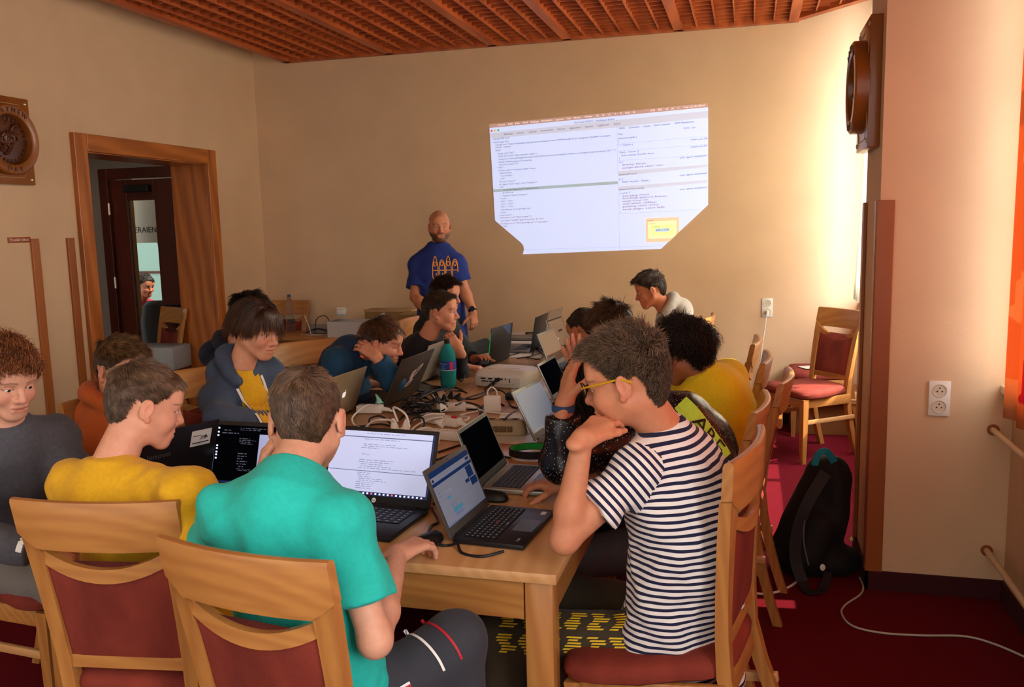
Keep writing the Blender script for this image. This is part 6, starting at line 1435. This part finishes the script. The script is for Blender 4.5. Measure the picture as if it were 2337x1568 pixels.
# curtains
def curtain(label, x, y0, y1, z0, z1, m, amp, waves, flare=0.):
    t = thing('curtain', label, 'curtain', (x, (y0+y1)/2, z0)); n = waves*10; rr = []
    for zi in range(14):
        z = (z1-z0)*zi/13; row = []
        for k in range(n+1):
            u = k/n; y = (y0+(y1-y0)*u)-(y0+y1)/2; a_ = amp*(.6+.4*(1-zi/13)); row.append((a_*math.sin(2*PI*waves*u+.3*math.sin(3*u+zi*.2))-flare*(1-zi/13), y, z))
        rr.append(row)
    mb_ = MB().loft(rr, cap=False, closed=False); o = obj('drape', mb_, m, t, fix=False); md = o.modifiers.new('thickness', 'SOLIDIFY'); md.thickness = .002
    obj('curtain_rail', MB().cyl((0, -(y1-y0)/2-.05, z1-z0+.01), (0, (y1-y0)/2+.05, z1-z0+.01), .012, 12), m_sill, t)
    return t
m_sheer = mat('sheer_curtain', 'eae8dc', .8, translucent=.7)
mo = mat('orange_curtain', 'e8701c', .8, translucent=.4); nt = mo.node_tree; vo = nt.nodes.new('ShaderNodeTexVoronoi'); vo.distance = 'CHEBYCHEV'; vo.inputs['Scale'].default_value = 5; tc = nt.nodes.new('ShaderNodeTexCoord'); nt.links.new(tc.outputs['Object'], vo.inputs['Vector'])
sp2 = nt.nodes.new('ShaderNodeSeparateColor'); nt.links.new(vo.outputs['Color'], sp2.inputs[0]); cr = nt.nodes.new('ShaderNodeValToRGB'); cr.color_ramp.interpolation = 'CONSTANT'; nt.links.new(sp2.outputs[0], cr.inputs[0])
cr.color_ramp.elements[0].color = lin('f0985a')+(1,); cr.color_ramp.elements[1].position = .5; cr.color_ramp.elements[1].color = lin('f4b078')+(1,)
for ps, c in ((.72, 'e88058'), (.84, 'f4b878'), (.93, 'd83a50')): k_ = cr.color_ramp.elements.new(ps); k_.color = lin(c)+(1,)
for n_ in nt.nodes:
    if n_.type in ('BSDF_PRINCIPLED', 'BSDF_TRANSLUCENT'): nt.links.new(cr.outputs[0], n_.inputs[0])
curtain('pale sheer curtain hanging at the far window beyond the pillar', .84, 5.9, 6.78, 1.03, 3.34, m_sheer, .035, 7, .06)
curtain('unseen pale sheer curtain added behind the pillar to soften the sun', .9, 4.3, 5.8, 1.03, 3.34, m_sheer, .03, 10, .02)  # panel out of sight, added to block sun through the far window
curtain('orange patterned curtain glowing at the window by the heating pipes', .985, 1.35, 3.70, .84, 3.3, mo, .022, 14)
# ------------------------------------------------------------------ by the pillar and in the corner
bpk = Soft(); b0 = V(.3, 4.06, 0)
bpk.cap((.27, 4.08, .11), (.37, 4.1, .43), .15, .115, .05, flat=(.3, -.9, .1), ratio=.75); bpk.ell((.33, 4.07, .06), (.19, .13, .09), .04); bpk.cap((.26, 3.98, .1), (.33, 4.0, .24), .085, .07, .03); bpk.ell((.40, 4.06, .33), (.06, .09, .22), .04); bpk.cut((0, 0, .004), (0, 0, -1)); bpk.noise = wrinkles(.006, 10, 2)
v, q = bpk.mesh(.008); bk = thing('backpack', 'black backpack leaning on the pillar foot', 'backpack', (.31, 4.06, 0)); bo = V(.31, 4.06, 0); m_bp = mat('backpack_black', '121114', .8, var=.15, scale=120, bump=.2, bscale=500)
skin_obj('bag', v, q, m_bp, bk, origin=bo)
def ribbon(name, pts, w, m, par, o, up): 
    S_ = spline(pts, 6); up = nz(up); rr = []
    for i, p_ in enumerate(S_):
        t_ = nz(S_[min(i+1, len(S_)-1)]-S_[max(i-1, 0)]); sd_ = nz(np.cross(t_, up))*w/2; n_ = np.cross(sd_, t_); n_ = nz(n_)*.003; rr.append([tuple(p_+x-o) for x in (-sd_-n_, sd_-n_, sd_+n_, -sd_+n_)])
    return obj(name, MB().loft(rr), m, par)
cz = nz(V(.1, -1, .35))
ribbon('shoulder_strap', [V(.345, 3.955, .5), V(.27, 3.9, .38), V(.225, 3.885, .24), V(.22, 3.87, .12), V(.25, 3.84, .03)], .05, mat('strap_dark', '1c1b1e', .7), bk, bo, cz)
ribbon('shoulder_strap', [V(.25, 3.84, .03), V(.27, 3.78, .012), V(.33, 3.8, .02), V(.36, 3.9, .06)], .035, mat('strap_dark', '1c1b1e', .7), bk, bo, (0, 0, 1))
obj('piping', MB().tube([V(*p_)-bo for p_ in spline([V(.33, 3.945, .47), V(.268, 3.9, .36), V(.252, 3.88, .22), V(.275, 3.86, .1)], 6)], .0035, 6), mat('piping_grey', '5c5a5e', .6), bk)
ribbon('grab_handle', [V(.3, 4.0, .52), V(.315, 3.99, .575), V(.35, 4.0, .585), V(.385, 4.03, .53)], .03, mat('handle_teal', '1c7f96', .6), bk, bo, (0.2, -1, 0))
obj('zip_pull', MB().ball(V(.46, 3.96, .2)-bo, (.008, .004, .012), 8), mat('tag_yellow', 'd8c070', .5), bk); obj('badge', MB().ball(V(.335, 3.875, .09)-bo, (.012, .004, .016), 10), m_pw, bk)
bx = thing('cardboard_box', 'large brown cardboard box under the empty chairs', 'box', (.56, 6.86, 0)); obj('carton', MB().box(-.23, .27, -.1, .2, 0, .34, .004), mat('cardboard_brown', '8a5a34', .85, var=.06, scale=8), bx); obj('flap', MB().add([(-.23, -.1, .34), (.27, -.1, .34), (.27, -.2, .29), (-.2, -.2, .3)], [(0, 1, 2, 3)]), m_card2, bx, fix=False)
tag(obj('paper_sheet', MB().box(-.08, .08, -.06, .06, 0, .0015, 0, Matrix.Rotation(.5, 4, 'Z')), m_pw, loc=(.47, 6.84, .505)), 'white printed paper on the seat of the chair against the back wall', 'paper')
m_flor = mat('floral_cloth', 'b8a088', .8, col2='6a3a30', scale=45, contrast=3); pb = Soft().ell((.68, 6.86, .58), (.1, .07, .08), .02); pb.noise = wrinkles(.006, 14, 4); v, q = pb.mesh(.008)
tag(skin_obj('pouch', v-V(.68, 6.86, .5), q, m_flor, None), 'small floral cloth pouch on the seat against the back wall', 'pouch').location = (.68, 6.86, .503)
# vestibule
pt_ = thing('printer_stand', 'dark low stand in the vestibule doorway', 'stand', (-4.86, 6.12, 0)); obj('stand_top', MB().box(-.3, .3, -.22, .22, .48, .51, .003), m_dark, pt_)
for sx in (-1, 1):
    for sy in (-1, 1): obj('leg', MB().box(sx*.26-.02, sx*.26+.02, sy*.18-.02, sy*.18+.02, 0, .48), m_dark, pt_)
pr = thing('printer', 'white printer on the dark stand in the vestibule', 'printer', (-4.72, 6.1, .511), .1); obj('case', MB().box(-.19, .19, -.14, .14, 0, .19, .012), mat('printer_grey', '9a9a98', .5), pr); obj('paper_slot', MB().box(-.13, .13, -.1415, -.13, .035, .05), m_hole, pr); obj('tray', MB().box(-.14, .14, -.24, -.14, .015, .022), m_pw, pr); obj('lid', MB().box(-.17, .17, -.12, .1, .19, .197, .003), mat('printer_lid', '7c7c7c', .5), pr)
oc = thing('office_chair', 'grey shell chair seen through the glass door', 'chair', (-5.35, 7.0, 0), .4); rr = []
for z, w_ in ((.45, .2), (.6, .22), (.8, .22), (.95, .19), (1.0, .14)): rr.append([(x*w_/.2, .03*(x/.2)**2*4*.2-.25*(z-.45)*.3, z) for x in np.linspace(-.2, .2, 9)])
o = obj('shell', MB().loft(rr, cap=False, closed=False), mat('shell_grey', '63686c', .6), oc, fix=False); o.modifiers.new('thickness', 'SOLIDIFY').thickness = .015
obj('seat', MB().box(-.21, .21, -.4, .02, .42, .46, .015), mat('shell_grey', '63686c', .6), oc)
for sx in (-1, 1):
    for y_ in (-.36, .0): obj('leg', MB().cyl((sx*.18, y_, 0), (sx*.17, y_, .42), .012, 8), m_brass, oc)
sgn = thing('letter_sign', 'white panel with dark letters behind the glass door', 'sign', (-5.62, 7.2, 1.84)); obj('panel', MB().box(-.3, .3, -.01, .01, -.3, .24), mat('panel_white', 'b9b4a6', .7), sgn); put_text('sign_letters', 'ERAIEN', .078, frame((-.015, -.0115, -.2), (1, 0, 0), (0, 0, 1)), m_bk, sgn)
pw_ = MB().box(-7.72, -7.0, 9.26, 9.3, .2, 1.75); wdw = struct('window_4', pw_, m_dark); obj('pane', MB().prism([(-7.66+.6*u, z) for u, z in [(0, .3), (1, .3), (1, 1.42)]+[(.5+.5*math.cos(a), 1.42+.2*math.sin(a)) for a in np.linspace(0, PI, 12)]+[(0, 1.42)]], 9.24, 9.259, Matrix(((1, 0, 0, 0), (0, 0, 1, 0), (0, 1, 0, 0), (0, 0, 0, 1)))), em('day_pane', '8fb0a6', .2), wdw, fix=True)
a_, b_ = aty(276, 700, 6.95), aty(316, 700, 6.95)
struct('wall_far_partition', MB().box(a_[0], b_[0], 6.95, 7.0, 0, 2.4), mat('ochre_wood', '6b4a1c', .6, var=.1, scale=8))
bars_ = MB()
for z in (.75, 1.15): bars_.box(-7.66, -7.06, 9.225, 9.24, z-.015, z+.015)
struct('glazing_bars', bars_, m_dark, wdw)
WORLD, SUN, SUNDIR, EXPO, WINP = 1.55, 9., (1, .1, 1.15), 0.18, (125, 50, 330)
# ------------------------------------------------------------------ light
wd = bpy.data.worlds.new('daylight_fill'); sc.world = wd; wd.use_nodes = True
bg = wd.node_tree.nodes['Background']; bg.inputs[0].default_value = lin('f8f3ea')+(1,); bg.inputs[1].default_value = WORLD  # also let in as fill through the side left open behind the camera
def area(name, loc, target, sx, sy, power, col):
    l = bpy.data.lights.new(name, 'AREA'); l.shape = 'RECTANGLE'; l.size = sx; l.size_y = sy; l.energy = power; l.color = lin(col)
    o = bpy.data.objects.new(name, l); COL.objects.link(o); o.location = loc
    o.rotation_euler = (Vector(target)-Vector(loc)).to_track_quat('-Z', 'Y').to_euler(); o.visible_camera = False
    return o
for i, (a, b) in enumerate(wy):
    area('window_and_fill_%d' % i, (XR+.5, (a+b)/2, 2.0), (XR-2, (a+b)/2, 1.2), 2.0, b-a, WINP[i], 'f6f6fa')  # first one shines through the unseen opening, added as fill
area('vestibule_fill', (-5.2, 5.6, 2.55), (-5.2, 5.6, 0), .5, .5, 1.0, 'ffe2b8'); area('far_room_fill', (-5.6, 8.2, 2.6), (-5.6, 8.2, 0), .8, .8, 12, 'fff0dc')  # no lamp known there; both added to brighten the rooms beyond
sl = bpy.data.lights.new('sun', 'SUN'); sl.energy = SUN; sl.angle = math.radians(.6); sl.color = lin('fff0d8')
so = bpy.data.objects.new('sun', sl); COL.objects.link(so); so.location = (6, 6, 6)
so.rotation_euler = (-Vector(SUNDIR)).to_track_quat('-Z', 'Y').to_euler()
vs_ = sc.view_settings; vs_.view_transform = 'Standard'; vs_.look = 'None'; vs_.exposure = EXPO; vs_.gamma = 1; vs_.use_curve_mapping = False
sc.cycles.max_bounces = 7; sc.cycles.diffuse_bounces = 4; sc.cycles.caustics_reflective = False; sc.cycles.caustics_refractive = False
sc.cycles.sample_clamp_indirect = 4; sc.cycles.use_denoising = True
